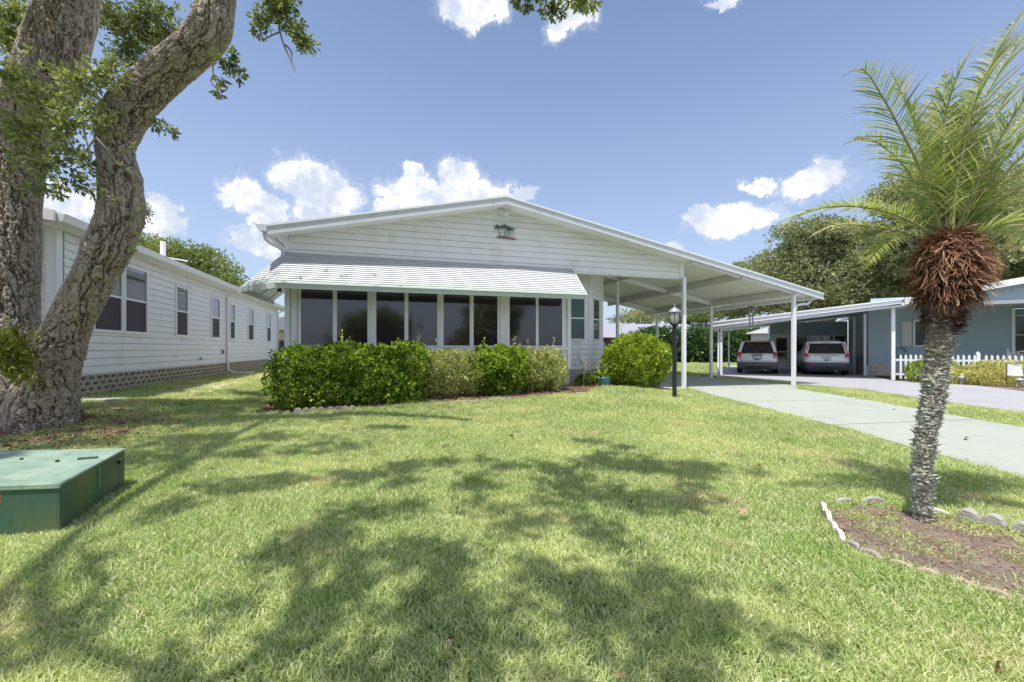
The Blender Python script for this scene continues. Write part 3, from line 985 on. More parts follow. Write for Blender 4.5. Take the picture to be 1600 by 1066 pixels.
# pierced block
pb = MB()
bw, bh, t = .243, .112, .06
hx, hz = .045, .026
outer = [(0, 0), (bw, 0), (bw, bh), (0, bh)]
inner = [(hx, hz), (bw - hx, hz), (bw - hx, bh - hz), (hx, bh - hz)]
pb.v = [(x, 0, z) for x, z in outer] + [(x, 0, z) for x, z in inner] + [(x, t, z) for x, z in inner] + [(x, t, z) for x, z in outer]
pb.f = [(0, 1, 5, 4), (1, 2, 6, 5), (2, 3, 7, 6), (3, 0, 4, 7), (4, 5, 9, 8), (5, 6, 10, 9), (6, 7, 11, 10), (7, 4, 8, 11),
        (0, 12, 13, 1), (1, 13, 14, 2), (2, 14, 15, 3), (3, 15, 12, 0)]
pbm = pb.mesh('pierced_block'); pbm.materials.append(M_block)
nblk = 0
rb = random.Random(3)
far = MB()
for row in range(4):
    z = .742 - (row + 1) * .117
    y = -.55 - (.125 if row % 2 else 0)
    while y < LEND - .2:
        if nblk < 290 or y < 14:
            put('pierced_block', pbm, None, lh, loc=(rb.uniform(-.006, .006), y, z), rot=(0, 0, Q)); nblk += 1
        else:
            far.add([(-(q[1]) + 0.0, y + q[0], z + q[2]) for q in pb.v], pb.f)
        y += .2485
if far.v: put('far_pierced_block', far, M_block, lh, kind='stuff')
lw('skirt_base', MB().box(-.6, LEND, -.03, .10, .10, .272), M_block)
# eave: soffit, fascia, gutter, roof
lw('soffit', MB().box(-1.25, LEND + .5, -.34, .0, 3.55, 3.58), M_siding)
put('gutter', MB().prism([(.34, 3.70), (.34, 3.57), (.38, 3.55), (.44, 3.57), (.47, 3.66), (.49, 3.70)], -1.3, LEND + .6), M_trim, lh)
put('roof', MB().hexa([(-4.2, -1.3, 4.42), (.36, -1.3, 3.66), (.36, LEND + .6, 3.66), (-4.2, LEND + .6, 4.42), (-4.2, -1.3, 4.50), (.36, -1.3, 3.74), (.36, LEND + .6, 3.74), (-4.2, LEND + .6, 4.50)]), M_roof, lh)
# front of that house: posts, siding and fascia towards the camera
put('front_wall', MB().box(-6, -1.28, -1.0, -.9, .4, 3.6), M_siding, lh)
planks(lh, M_siding, -6, -1.30, .77, 3.6, .163, loc=(0, -1.0, 0))
planks(lh, M_siding, -1.25, -.02, .77, 3.6, .163, loc=(0, -.40, 0))
put('front_wall', MB().box(-1.28, -.02, -.39, -.3, .4, 3.6), M_siding, lh)
put('return_wall', MB().box(-1.33, -1.28, -1.0, -.4, .4, 3.6), M_siding, lh)
put('front_skirt', MB().box(-6, -.0, -.95, -.3, .0, .77), M_block, lh)
put('post', MB().box(-.95, -.80, -1.10, -.96, .3, 3.55), M_trim, lh)
put('post', MB().box(-.13, .03, -.74, -.58, .3, 3.55), M_trim, lh)
put('front_fascia', MB().hexa([(-6, -1.36, 3.58 + .9), (.36, -1.36, 3.55), (.36, -1.31, 3.55), (-6, -1.31, 3.58 + .9), (-6, -1.36, 3.76 + .9), (.36, -1.36, 3.74), (.36, -1.31, 3.74), (-6, -1.31, 3.76 + .9)]), M_trim, lh)
put('junction_box', MB().box(-.62, -.40, -.50, -.42, 2.60, 2.70), M_fascia, lh)
# downspouts, wall vent, tap
put('downspout', MB().tube([(.40, 8.1, 3.58), (.38, 8.1, 3.50), (.12, 8.1, 3.38), (.06, 8.1, 3.25), (.06, 8.1, .55), (.08, 8.1, .45), (.30, 8.12, .36), (.95, 8.2, .33)], .045, 8), M_trim, lh, smooth=True)
put('downspout', MB().tube([(.40, 16.2, 3.58), (.30, 16.2, 3.48), (.07, 16.2, 3.35), (.06, 16.2, .5)], .04, 8), M_trim, lh, smooth=True)
vt = MB(); vt.box(.018, .05, 7.52, 7.80, 1.06, 1.30); put('wall_vent', vt, M_trim, lh)
put('vent_opening', MB().box(.05, .056, 7.56, 7.76, 1.10, 1.26), M_screen, lh)
put('garden_tap', MB().beam((.02, 5.62, .98), (.1, 5.62, .95), .05, .07), M_lampgrey, lh)
# plumbing vent with cross arms on the roof
ant = MB().tube([(-.9, 5.4, 3.85), (-.9, 5.4, 4.75)], .075, 10)
put('roof_vent', ant, M_trim, lh, smooth=False)
put('vent_arm', MB().beam((-1.5, 5.2, 4.32), (-.3, 5.6, 4.20), .05, .03), M_trim, lh)
# barrel awning edge at the far left window
aw = MB()
for k in range(6):
    a0 = R(10 + k * 14); a1 = R(10 + k * 14 + 10)
    aw.hexa([(-6, -1.05 - .9 * math.sin(a0), 3.0 - .5 * (1 - math.cos(a0))), (-1.9, -1.05 - .9 * math.sin(a0), 3.0 - .5 * (1 - math.cos(a0))),
             (-1.9, -1.05 - .9 * math.sin(a1), 3.0 - .5 * (1 - math.cos(a1))), (-6, -1.05 - .9 * math.sin(a1), 3.0 - .5 * (1 - math.cos(a1))),
             (-6, -1.05 - .9 * math.sin(a0), 3.02 - .5 * (1 - math.cos(a0))), (-1.9, -1.05 - .9 * math.sin(a0), 3.02 - .5 * (1 - math.cos(a0))),
             (-1.9, -1.05 - .9 * math.sin(a1), 3.02 - .5 * (1 - math.cos(a1))), (-6, -1.05 - .9 * math.sin(a1), 3.02 - .5 * (1 - math.cos(a1)))])
put('front_awning', aw, M_awn, lh)

# ------------------------------------------------------------------ blue house on the right
nb = empty('blue_house', (NBO[0], NBO[1], 0), NBR, 'slate blue sided house with white trimmed carport sheltering two cars', 'house')


def nroof(q): return 2.56 + (q + 1.7) * .104


def wall_strip(x0, x1, z0, z1, step=.11, top=None):
    """lap siding too fine to pick apart: real laps in one mesh, facing -y"""
    mb = MB(); z = z0
    while z < z1 - 1e-4:
        zt = min(z + step, z1)
        xa, xb = x0, x1
        o = len(mb.v)
        za0 = zt; zb0 = zt
        if top:
            za0 = min(zt, max(top(x0), z)); zb0 = min(zt, max(top(x1), z))
            if za0 <= z and zb0 <= z: break
        mb.v += [(xa, -.016, z), (xb, -.016, z), (xb, -.002, zb0), (xa, -.002, za0), (xa, .004, z), (xb, .004, z)]
        mb.f += [(o, o + 1, o + 2, o + 3), (o + 4, o + 5, o + 1, o)]
        z = zt
    return mb


def nwall(name, x0, y0, x1, y1, z0, z1, m, top=None):
    L_ = math.hypot(x1 - x0, y1 - y0); a_ = math.atan2(y1 - y0, x1 - x0)
    put(name, MB().box(0, L_, .006, .1, 0, z1), m, nb, loc=(x0, y0, 0), rot=(0, 0, a_))
    put(name + '_siding', wall_strip(0, L_, z0, z1, .115, top), m, nb, loc=(x0, y0, 0), rot=(0, 0, a_), kind='stuff')


# carport roof
put('carport_roof', MB().hexa([(-1.7, -.35, nroof(-1.7) - .06), (5.25, -.35, nroof(5.25) - .06), (5.25, 9.5, nroof(5.25) - .06), (-1.7, 9.5, nroof(-1.7) - .06),
                               (-1.7, -.35, nroof(-1.7)), (5.25, -.35, nroof(5.25)), (5.25, 9.5, nroof(5.25)), (-1.7, 9.5, nroof(-1.7))]), M_roof, nb)
for z0, z1, y0, m in ((-.20, .0, -.42, M_trim), (-.36, -.20, -.36, M_fascia), (-.02, .035, -.46, M_trim)):
    put('carport_fascia', MB().hexa([(-1.75, y0, nroof(-1.75) + z0), (5.3, y0, nroof(5.3) + z0 * .8), (5.3, y0 + .05, nroof(5.3) + z0 * .8), (-1.75, y0 + .05, nroof(-1.75) + z0),
                                     (-1.75, y0, nroof(-1.75) + z1), (5.3, y0, nroof(5.3) + z1), (5.3, y0 + .05, nroof(5.3) + z1), (-1.75, y0 + .05, nroof(-1.75) + z1)]), m, nb)
for q, v, w in ((-1.3, -.1, .11), (5.03, .0, .115), (4.72, 3.25, .10), (4.62, 5.1, .10), (-1.3, 7.5, .10)):
    put('post', MB().box(q - w / 2, q + w / 2, v - w / 2, v + w / 2, .0, nroof(q) - .25), M_trim, nb)
put('downspout', MB().tube([(-1.72, -.2, 2.4), (-1.7, -.2, 2.3), (-1.45, -.15, 2.15), (-1.42, -.12, 2.0), (-1.42, -.12, .2), (-1.5, -.2, .1), (-2.3, -.3, .06)], .045, 8), M_trim, nb, smooth=True)
# storage room at the back of the carport
nwall('storage_wall', 1.0, 8.0, 4.8, 8.0, .1, 2.9, M_blue)
nwall('carport_side_wall', 4.85, 8.0, 4.85, 3.3, .5, 3.2, M_blue)
nwall('storage_side_wall', 1.0, 12, 1.0, 8.0, .1, 2.8, M_blue)
put('side_skirt', MB().box(4.80, 4.845, 3.3, 8.0, 0, .5), M_brick, nb)
dr = empty('door', (0, 0, 0)); dr.parent = nb
put('door_panel', MB().box(1.15, 2.0, 7.93, 7.98, .05, 2.12), M_door, dr)
put('frame', MB().box(1.06, 1.14, 7.92, 7.98, .03, 2.2).box(2.01, 2.09, 7.92, 7.98, .03, 2.2).box(1.14, 2.01, 7.92, 7.98, 2.13, 2.2), M_trim, dr)
put('pane', MB().box(1.30, 1.85, 7.915, 7.93, 1.15, 1.95), M_glass, dr)
put('pane', MB().box(1.30, 1.85, 7.915, 7.93, .35, 1.08), M_glass, dr)
for a in (2.35, 3.0, 3.62, 4.2):
    window(nb, a, a + .5, 1.15, 2.05, loc=(0, 8.0, 0), bars=None, glass=M_glass, fw=.04)
put('ceiling_lamp', MB().box(1.75, 1.95, 7.8, 7.9, 2.35, 2.42), M_trim, nb)
# front wall right of the carport
nwall('front_wall', 4.95, 3.3, 9.6, 3.3, .55, 3.7, M_blue)
put('front_skirt', MB().box(4.95, 9.6, 3.27, 3.35, 0, .55), M_mortar, nb)
for row in range(5):
    x = 4.96 + (.2 if row % 2 else 0)
    for k in range(5):
        bmx = bm1
        put('brick', bmx, None, nb, loc=(x + k * .4, 3.27, .54 - (row + 1) * .1))
window(nb, 6.52, 7.3, 1.45, 2.55, loc=(0, 3.3, 0), bars=None, glass=M_glass_c, fw=.06)
for a in (6.05, 7.42):
    sh = MB().box(a, a + .36, 3.24, 3.28, 1.42, 2.58)
    put('shutter', sh, M_shutter, nb)
    for z in (1.5, 2.04): put('shutter_panel', MB().box(a + .05, a + .31, 3.225, 3.238, z, z + .46), M_shutter, nb)
# recessed porch with door and window
nwall('porch_wall', 9.65, 5.0, 14.5, 5.0, .55, 3.1, M_blue)
nwall('porch_return', 9.6, 3.4, 9.6, 5.0, .55, 3.6, M_blue)
put('corner_post', MB().box(9.56, 9.66, 3.24, 3.34, .5, 3.0), M_trim, nb)
window(nb, 10.28, 10.78, 1.10, 2.75, loc=(0, 5.0, 0), bars='h', glass=M_glass_g, fw=.07)
for a in (9.88, 10.93):
    put('shutter', MB().box(a, a + .26, 4.94, 4.98, 1.05, 2.80), M_trim, nb)
    for z in (1.15, 1.98): put('shutter_panel', MB().box(a + .04, a + .22, 4.925, 4.938, z, z + .7), M_shutter, nb)
dr2 = empty('door', (0, 0, 0)); dr2.parent = nb
put('door_panel', MB().box(11.5, 12.5, 4.9, 4.96, .6, 2.85), M_door, dr2)
for a in (11.72, 11.90, 12.08): put('pane', MB().box(a, a + .12, 4.88, 4.9, 1.6, 2.6), M_glass_c, dr2)
put('handle', MB().lathe([(.03, 0), (.03, .08)], 8, (11.6, 4.85, 1.45)), M_blacklock, dr2)
put('frame', MB().box(11.38, 11.49, 4.89, 4.96, .55, 2.95).box(12.51, 12.62, 4.89, 4.96, .55, 2.95).box(11.49, 12.51, 4.89, 4.96, 2.86, 2.95), M_trim, dr2)
put('porch_lamp', MB().box(11.0, 11.3, 4.8, 4.9, 3.0, 3.12), M_beam, nb)
# main roof gable over the front
def groof(q): return 3.27 + (q - 5.2) * .185 if q < 12.5 else 3.27 + 7.3 * .185 - (q - 12.5) * .185
gf = MB()
for a, b in ((5.2, 12.5), (12.5, 19.8)):
    put('roof', MB().hexa([(a, -.35, groof(a) - .08), (b, -.35, groof(b) - .08), (b, 14, groof(b) - .08), (a, 14, groof(a) - .08),
                           (a, -.35, groof(a)), (b, -.35, groof(b)), (b, 14, groof(b)), (a, 14, groof(a))]), M_roof, nb)
    put('rake_fascia', MB().hexa([(a, -.42, groof(a) - .22), (b, -.42, groof(b) - .22), (b, -.36, groof(b) - .22), (a, -.36, groof(a) - .22),
                                  (a, -.42, groof(a) + .02), (b, -.42, groof(b) + .02), (b, -.36, groof(b) + .02), (a, -.36, groof(a) + .02)]), M_trim, nb)
gs = wall_strip(7.0, 12.5, 3.13, 4.6, .115)
mbg = MB()
z = 3.15
while z < 4.4:
    xa = max(5.2 + (z + .2 - 3.27) / .185, 5.3)
    if xa < 12.4:
        mbg.add([(xa, -.016, z), (19.8 - (xa - 5.2), -.016, z), (19.8 - (xa - 5.2) - .6, -.002, z + .115), (xa + .6, -.002, z + .115), (xa, .004, z), (19.8 - (xa - 5.2), .004, z)],
                [(0, 1, 2, 3), (4, 5, 1, 0)])
    z += .115
put('gable_siding', mbg, M_bluegrey, nb, kind='stuff')
mbw = MB()
mbw.v = [(5.3, .006, 3.12), (19.7, .006, 3.12), (12.5, .006, 4.5), (5.3, .1, 3.12), (19.7, .1, 3.12), (12.5, .1, 4.5)]
mbw.f = [(0, 1, 2), (5, 4, 3), (0, 3, 4, 1), (1, 4, 5, 2), (2, 5, 3, 0)]
put('gable_wall', mbw, M_bluegrey, nb)
put('gable_beam', MB().box(7.6, 19.5, -.03, .12, 2.98, 3.118), M_trim, nb)
put('porch_ceiling', MB().box(5.3, 19, .1, 5.0, 3.12, 3.14), M_trim, nb)
put('porch_floor', MB().box(9.7, 15, 3.2, 5.0, 0, .55), M_concrete2, nb)
# stair rail by the porch
ra = MB()
for k in range(6): ra.beam((9.3 + k * .22, 2.6, .35 + k * .0), (9.3 + k * .22, 2.6, 1.12 + k * .05), .025, .025)
ra.beam((9.2, 2.6, 1.1), (10.6, 2.6, 1.42), .04, .05); ra.beam((10.6, 2.6, 0), (10.6, 2.6, 1.6), .07, .07); ra.beam((9.2, 2.6, 0), (9.2, 2.6, 1.3), .07, .07)
put('stair_rail', ra, M_trim, nb)
put('hose_reel', MB().tube([(5.55 + .2 * math.cos(R(a)) + .0, 3.2, 1.15 + .2 * math.sin(R(a))) for a in range(0, 340, 30)], .03, 6), M_pot, nb, loc=(.45, 0, 0))

# ------------------------------------------------------------------ picket fence
fx0, fx1 = 5.12, 12.9
fc = empty('picket_fence', NB(5.1, 0) + (0,), NBR, 'white picket fence running from the carport post of the blue house', 'fence')
pk = MB()
pk.v = [(-.035, -.012, .07), (.035, -.012, .07), (.035, -.012, 1.01), (0, -.012, 1.065), (-.035, -.012, 1.01),
        (-.035, .012, .07), (.035, .012, .07), (.035, .012, 1.01), (0, .012, 1.065), (-.035, .012, 1.01)]
pk.f = [(0, 1, 2, 3, 4), (9, 8, 7, 6, 5), (0, 5, 6, 1), (1, 6, 7, 2), (2, 7, 8, 3), (3, 8, 9, 4), (4, 9, 5, 0)]
pkm = pk.mesh('picket'); pkm.materials.append(M_white)
k = 0
x = .16
while x < fx1 - fx0:
    if abs((x % 2.4) - 0.0) > .08:
        put('picket', pkm, None, fc, loc=(x, -.03, 0))
    x += .152
for x in (2.4, 4.85, 7.2):
    put('fence_post', MB().box(x - .05, x + .05, -.0, .10, 0, 1.12).lathe([(.06, 1.12), (.045, 1.14), (.0, 1.2)], 4, (x, .05, 0)), M_white, fc)
for z in (.22, .80):
    put('rail', MB().box(.0, fx1 - fx0, -.017, .022, z, z + .075), M_white, fc)

# ------------------------------------------------------------------ cars


def rrect(hw, y0, y1, r, n=5):
    pts = []
    for cx, cy, a0 in ((hw - r, y0 + r, -90), (hw - r, y1 - r, 0), (-hw + r, y1 - r, 90), (-hw + r, y0 + r, 180)):
        for k in range(n):
            a = R(a0 + 90 * k / (n - 1))
            pts.append((cx + r * math.cos(a), cy + r * math.sin(a)))
    return pts


def loft(layers):
    mb = MB(); n = None
    for z, hw, y0, y1, r in layers:
        p = rrect(hw, y0, y1, r); n = len(p)
        mb.v += [(x, y, z) for x, y in p]
    for i in range(len(layers) - 1):
        for k in range(n):
            k2 = (k + 1) % n
            mb.f.append((i * n + k, i * n + k2, (i + 1) * n + k2, (i + 1) * n + k))
    mb.f.append(tuple(reversed(range(n)))); mb.f.append(tuple(range((len(layers) - 1) * n, len(layers) * n)))
    return mb


def wheel(parent, x, y, r=.35, w=.22):
    s = 1 if x > 0 else -1
    wh = empty('wheel', (x, y, r)); wh.parent = parent
    t = MB().lathe([(r * .62, -w / 2), (r * .93, -w / 2), (r, -w / 2 + .03), (r, w / 2 - .03), (r * .93, w / 2), (r * .62, w / 2)], 24)
    put('tyre', t, M_tire, wh, rot=(0, R(90), 0), smooth=False)
    rm = MB().lathe([(r * .62, -w / 2 + .02), (r * .62, w / 2 - .03), (r * .5, w / 2 - .05), (.06, w / 2 - .04), (.0, w / 2 - .03)], 20)
    put('rim', rm, M_rim, wh, rot=(0, R(90) * s, 0))


def suv(name, loc, rz, label, paint, clad, H, style):
    car = empty(name, loc, rz, label, 'car', 'cars parked in the blue house carport')
    hw = .90
    low = loft([(.24, .78, .12, 4.35, .2), (.30, .86, .04, 4.45, .22), (.50, hw, .0, 4.5, .24), (.62, hw, -.01, 4.5, .24)])
    put('bumper_and_sills', low, clad, car, smooth=True)
    body = loft([(.56, hw - .005, .02, 4.42, .24), (.70, hw + .005, .04, 4.42, .26), (.90, hw, .07, 4.35, .28), (1.0, hw - .015, .10, 4.2, .3), (1.06, hw - .05, .13, 3.6, .3)])
    put('body', body, paint, car, smooth=True)
    tw = .63 if style == 1 else .60
    gl = loft([(1.04, hw - .07, .13, 3.45, .28), (1.2, hw - .12, .19, 3.15, .28), (1.42, hw - .20, .29, 2.75, .28), (H - .10, tw + .04, .37, 2.45, .28)])
    put('window_glass', gl, M_carglass, car, smooth=True)
    rf = loft([(H - .14, tw + .08, .33, 2.55, .28), (H - .05, tw + .05, .32, 2.5, .30), (H - .01, tw - .05, .42, 2.35, .3), (H, tw - .2, .6, 2.1, .3)])
    put('car_roof', rf, paint, car, smooth=True)
    for s in (-1, 1):
        # rear and middle pillars
        c = MB().beam((s * (hw - .10), .16, 1.03), (s * (tw + .05), .36, H - .08), .13, .10, up=(0, 1, 0)); put('pillar', c, paint, car)
        for yy in (1.15, 2.1):
            put('pillar', MB().beam((s * (hw - .065), yy, 1.04), (s * (tw + .065), yy - .05, H - .1), .02, .07, up=(0, 1, 0)), paint, car)
        for yy in (.9, 3.55): wheel(car, s * .80, yy)
        ar = MB()
        for k in range(10):
            a0 = R(180 * k / 9)
            ar.v += [(s * (hw + .012), .9 + .43 * math.cos(a0), .36 + .43 * math.sin(a0)), (s * (hw + .012), .9 + .35 * math.cos(a0), .36 + .35 * math.sin(a0)),
                     (s * (hw - .2), .9 + .35 * math.cos(a0), .36 + .35 * math.sin(a0))]
        for k in range(9):
            o = k * 3; ar.f += [(o, o + 3, o + 4, o + 1), (o + 1, o + 4, o + 5, o + 2)]
        put('wheel_arch', ar, clad, car)
        put('door_mirror', MB().hexa([(s * .88, 3.0, 1.0), (s * 1.08, 3.0, 1.02), (s * 1.08, 3.1, 1.02), (s * .88, 3.1, 1.0), (s * .88, 3.0, 1.16), (s * 1.08, 3.0, 1.16), (s * 1.08, 3.1, 1.16), (s * .88, 3.1, 1.16)]), clad, car, bevel=.02)
        put('roof_rail', MB().tube([(s * (tw - .05), .6, H), (s * (tw - .05), .7, H + .04), (s * (tw - .05), 2.1, H + .04), (s * (tw - .05), 2.2, H)], .015, 6), clad, car)
        if style == 0:
            tl = MB().hexa([(s * .70, -.0, .84), (s * .895, .04, .84), (s * .91, .22, .84), (s * .70, .2, .84), (s * .72, .10, 1.12), (s * .85, .12, 1.12), (s * .86, .28, 1.12), (s * .72, .26, 1.12)])
            put('tail_light', tl, M_red, car, bevel=.015)
            put('tail_light_lens', MB().box(s * .80 - .06, s * .80 + .06, -.006 + .0, .03, .86, .92), M_plate, car)
        else:
            tl = MB().hexa([(s * .68, .02, .90), (s * .885, .07, .90), (s * .90, .2, .90), (s * .70, .2, .90), (s * .79, .12, 1.12), (s * .86, .15, 1.12), (s * .87, .25, 1.12), (s * .8, .25, 1.12)])
            tl.hexa([(s * .79, .125, 1.12), (s * .86, .155, 1.12), (s * .87, .25, 1.12), (s * .8, .25, 1.12), (s * .64, .27, H - .12), (s * .70, .29, H - .12), (s * .70, .36, H - .12), (s * .64, .36, H - .12)])
            put('tail_light', tl, M_red, car, bevel=.008)
            put('tail_light_lens', MB().box(s * .78 - .07, s * .78 + .07, .035, .06, .86, .91), M_plate, car)
        put('bumper_reflector', MB().box(s * .55 - .1, s * .55 + .1, -.02, .02, .50, .54), M_red, car)
    # rear window, hatch parts
    y0g, y1g = (.10, .30)
    put('rear_window', MB().hexa([(-.66, .115, 1.06), (.66, .115, 1.06), (.66, .2, 1.06), (-.66, .2, 1.06), (-.54, .305, H - .14), (.54, .305, H - .14), (.54, .38, H - .14), (-.54, .38, H - .14)]), M_carglass, car)
    put('spoiler', MB().hexa([(-.58, .24, H - .13), (.58, .24, H - .13), (.56, .5, H - .1), (-.56, .5, H - .1), (-.56, .25, H - .07), (.56, .25, H - .07), (.54, .5, H - .02), (-.54, .5, H - .02)]), M_maroon if style == 0 else paint, car, bevel=.01)
    put('brake_light', MB().box(-.12, .12, .225, .25, H - .105, H - .085), M_red, car)
    put('hatch_trim', MB().box(-.26, .26, .02, .08, .985, 1.02) if style == 0 else MB().box(-.5, .5, .03, .09, .975, 1.0), M_clad if style == 0 else M_rim, car, bevel=.008)
    put('hatch_seam', MB().box(-.72, .72, .018, .03, .69, .70), M_blacklock, car)
    put('licence_plate', MB().box(-.16, .16, .02, .045, .79, .94), M_plate, car)
    put('plate_frame', MB().box(-.19, .19, .03, .06, .765, .965), clad if style == 0 else paint, car)
    put('hatch_handle', MB().box(-.09, .09, .005, .03, .725, .755), M_blacklock, car)
    put('emblem', MB().box(-.05, .05, .03, .06, 1.0, 1.05) if style else MB().box(-.2, .2, .015, .02, .995, 1.01), M_rim, car)
    put('exhaust_pipe', MB().tube([(.35, .5, .24), (.35, .05, .22)], .035, 10), M_rim, car)
    put('under_body', MB().box(-.6, .6, .3, 4.0, .2, .3), M_blacklock, car)
    put('lower_grille', MB().box(-.5, .5, -.008, .03, .30, .40), M_blacklock, car)
    return car


vx, vy = NB(.22, 1.75)
suv('parked_car', (vx, vy, 0.01), NBR, 'silver suv with grey lower cladding and dark red roof spoiler', M_silver, M_clad, 1.72, 0)
vx, vy = NB(3.10, 2.15)
suv('parked_car', (vx, vy, 0.01), NBR, 'pale blue grey suv with tall red tail lights beside the storage wall', M_blucar, M_cladb, 1.68, 1)

# ------------------------------------------------------------------ transformer box
tbx = empty('utility_box', (-3.15, 2.90, 0), 0, 'low green metal utility box with faded lid standing below the oak', 'utility box')
c0 = Vector((0, 0)); c1 = Vector((-.50, 1.02)); c2 = Vector((-1.56, .93)); c3 = Vector((-1.06, -.13))


def qbox(pts, z0, z1, ins=0.0):
    cen = sum(pts, Vector((0, 0))) / 4
    q = [p + (cen - p).normalized() * ins for p in pts]
    return MB().hexa([(q[0].x, q[0].y, z0), (q[1].x, q[1].y, z0), (q[2].x, q[2].y, z0), (q[3].x, q[3].y, z0),
                      (q[0].x, q[0].y, z1), (q[1].x, q[1].y, z1), (q[2].x, q[2].y, z1), (q[3].x, q[3].y, z1)])


PT = [c0, c1, c2, c3]
put('pad', qbox(PT, -.05, .012, -.03), M_pad, tbx)
# side walls as panels: two on the right with a seam, one in front
mid = c0.lerp(c1, .52)
def panel(a, b, z0, z1, t=.02, name='side_panel', m=M_boxgreen):
    d = (b - a).normalized(); nrm = Vector((d.y, -d.x))
    a2, b2 = a + d * .004, b - d * .004
    i1, i2 = b2 - nrm * t, a2 - nrm * t
    put(name, MB().hexa([(a2.x, a2.y, z0), (b2.x, b2.y, z0), (i1.x, i1.y, z0), (i2.x, i2.y, z0), (a2.x, a2.y, z1), (b2.x, b2.y, z1), (i1.x, i1.y, z1), (i2.x, i2.y, z1)]), m, tbx)


panel(c0, mid, .012, .338); panel(mid, c1, .012, .338)
panel(c3, c0, .012, .338, name='front_panel'); panel(c1, c2, .012, .338); panel(c2, c3, .012, .338)
put('worn_seam', MB().beam((mid.x + .002, mid.y - .001, .16), (mid.x + .002, mid.y - .001, .335), .012, .006, up=(0, 1, 0)), M_boxtop, tbx)
put('inner_shell', qbox(PT, .0, .33, .03), M_blacklock, tbx)
put('lid', qbox(PT, .340, .362, -.008), M_boxtop, tbx, bevel=.006)
put('lid_bead', MB().beam((c0.x + .004, c0.y - .004, .336), (c3.x, c3.y - .004, .336), .012, .012), M_boxtop, tbx)
lk = MB()
for a, b in (((-.52, .62), (-.40, .66)), ):
    lk.beam((a[0], a[1], .37), (b[0], b[1], .37), .03, .014)
put('lid_handle', lk, M_boxgreen, tbx)
put('lid_bolt', MB().lathe([(.014, 0), (.014, .012), (.006, .016)], 8, (-.62, .55, .362)), M_blacklock, tbx)
put('lid_bolt', MB().lathe([(.012, 0), (.012, .010), (.006, .014)], 8, (-1.0, .62, .362)), M_blacklock, tbx)
d = (c1 - c0).normalized(); nr = Vector((d.y, -d.x))
p = c0.lerp(c1, .87) + nr * .004
put('padlock', MB().lathe([(.014, 0), (.018, .004), (.018, .02), (.01, .024)], 10, (p.x, p.y, .255)), M_blacklock, tbx)
put('lock_shield', MB().beam((p.x - d.x * .02, p.y - d.y * .02, .292), (p.x + d.x * .02, p.y + d.y * .02, .292), .02, .012), M_boxtop, tbx)
st0 = c3.lerp(c0, .10); st1 = c3.lerp(c0, .66)
d2 = (c0 - c3).normalized(); n2 = Vector((d2.y, -d2.x)); 
put('warning_sticker', MB().hexa([(st0.x + n2.x * .001, st0.y + n2.y * .001, .235), (st1.x + n2.x * .001, st1.y + n2.y * .001, .235), (st1.x + n2.x * .003, st1.y + n2.y * .003, .235), (st0.x + n2.x * .003, st0.y + n2.y * .003, .235),
                                  (st0.x + n2.x * .001, st0.y + n2.y * .001, .305), (st1.x + n2.x * .001, st1.y + n2.y * .001, .305), (st1.x + n2.x * .003, st1.y + n2.y * .003, .305), (st0.x + n2.x * .003, st0.y + n2.y * .003, .305)]), M_orange, tbx)

# ------------------------------------------------------------------ lamp post
lz = gz(3.97, 10.16)
lp = empty('lamp_post', (3.97, 10.16, lz), 0, 'black garden lamp post with glass lantern in front of the round bush', 'lamp post')
put('pole', MB().lathe([(.062, -.1), (.062, .03), (.052, .05), (.052, 1.66), (.058, 1.68), (.058, 1.72), (.04, 1.75)], 16), M_blackpost, lp, smooth=False)
cb = MB().tube([(-.11, 0, 1.60), (-.09, 0, 1.66), (-.04, 0, 1.69), (.04, 0, 1.73), (.08, 0, 1.77), (.11, 0, 1.76)], .016, 6)
cb.tube([(.0, -.05, 1.71), (.06, -.06, 1.74), (.10, -.02, 1.72)], .014, 6)
put('scroll_bracket', cb, M_lampgrey, lp, smooth=True)
put('lantern_base', MB().lathe([(.03, 1.74), (.05, 1.77), (.085, 1.80), (.10, 1.82), (.095, 1.835)], 12), M_blackpost, lp)
put('lantern_glass', MB().lathe([(.085, 1.84), (.115, 1.90), (.128, 1.98), (.125, 2.06), (.10, 2.10)], 12), M_lampglass, lp)
put('bulb', MB().lathe([(.012, 1.84), (.014, 1.93), (.02, 1.95), (.016, 1.99), (.004, 2.02)], 8, (-.03, 0, 0)).lathe([(.012, 1.84), (.014, 1.93), (.02, 1.95), (.016, 1.99), (.004, 2.02)], 8, (.03, .01, 0)), M_bulb, lp)
rbm = MB()
for k in range(6):
    a = R(60 * k + 10)
    rbm.tube([(r_ * math.cos(a), r_ * math.sin(a), z_) for r_, z_ in ((.09, 1.83), (.121, 1.90), (.135, 1.98), (.132, 2.06), (.105, 2.105))], .0075, 5)
put('lantern_rib', rbm, M_blackpost, lp)
put('lantern_cap', MB().lathe([(.15, 2.10), (.155, 2.115), (.13, 2.15), (.09, 2.19), (.05, 2.215), (.02, 2.23), (.015, 2.25), (.022, 2.265), (.008, 2.29), (.004, 2.33)], 16), M_lampgrey, lp, smooth=True)
put('cross_arm', MB().beam((-.0, 0, 1.215), (.12, .1, 1.215), .015, .015), M_blackpost, lp)

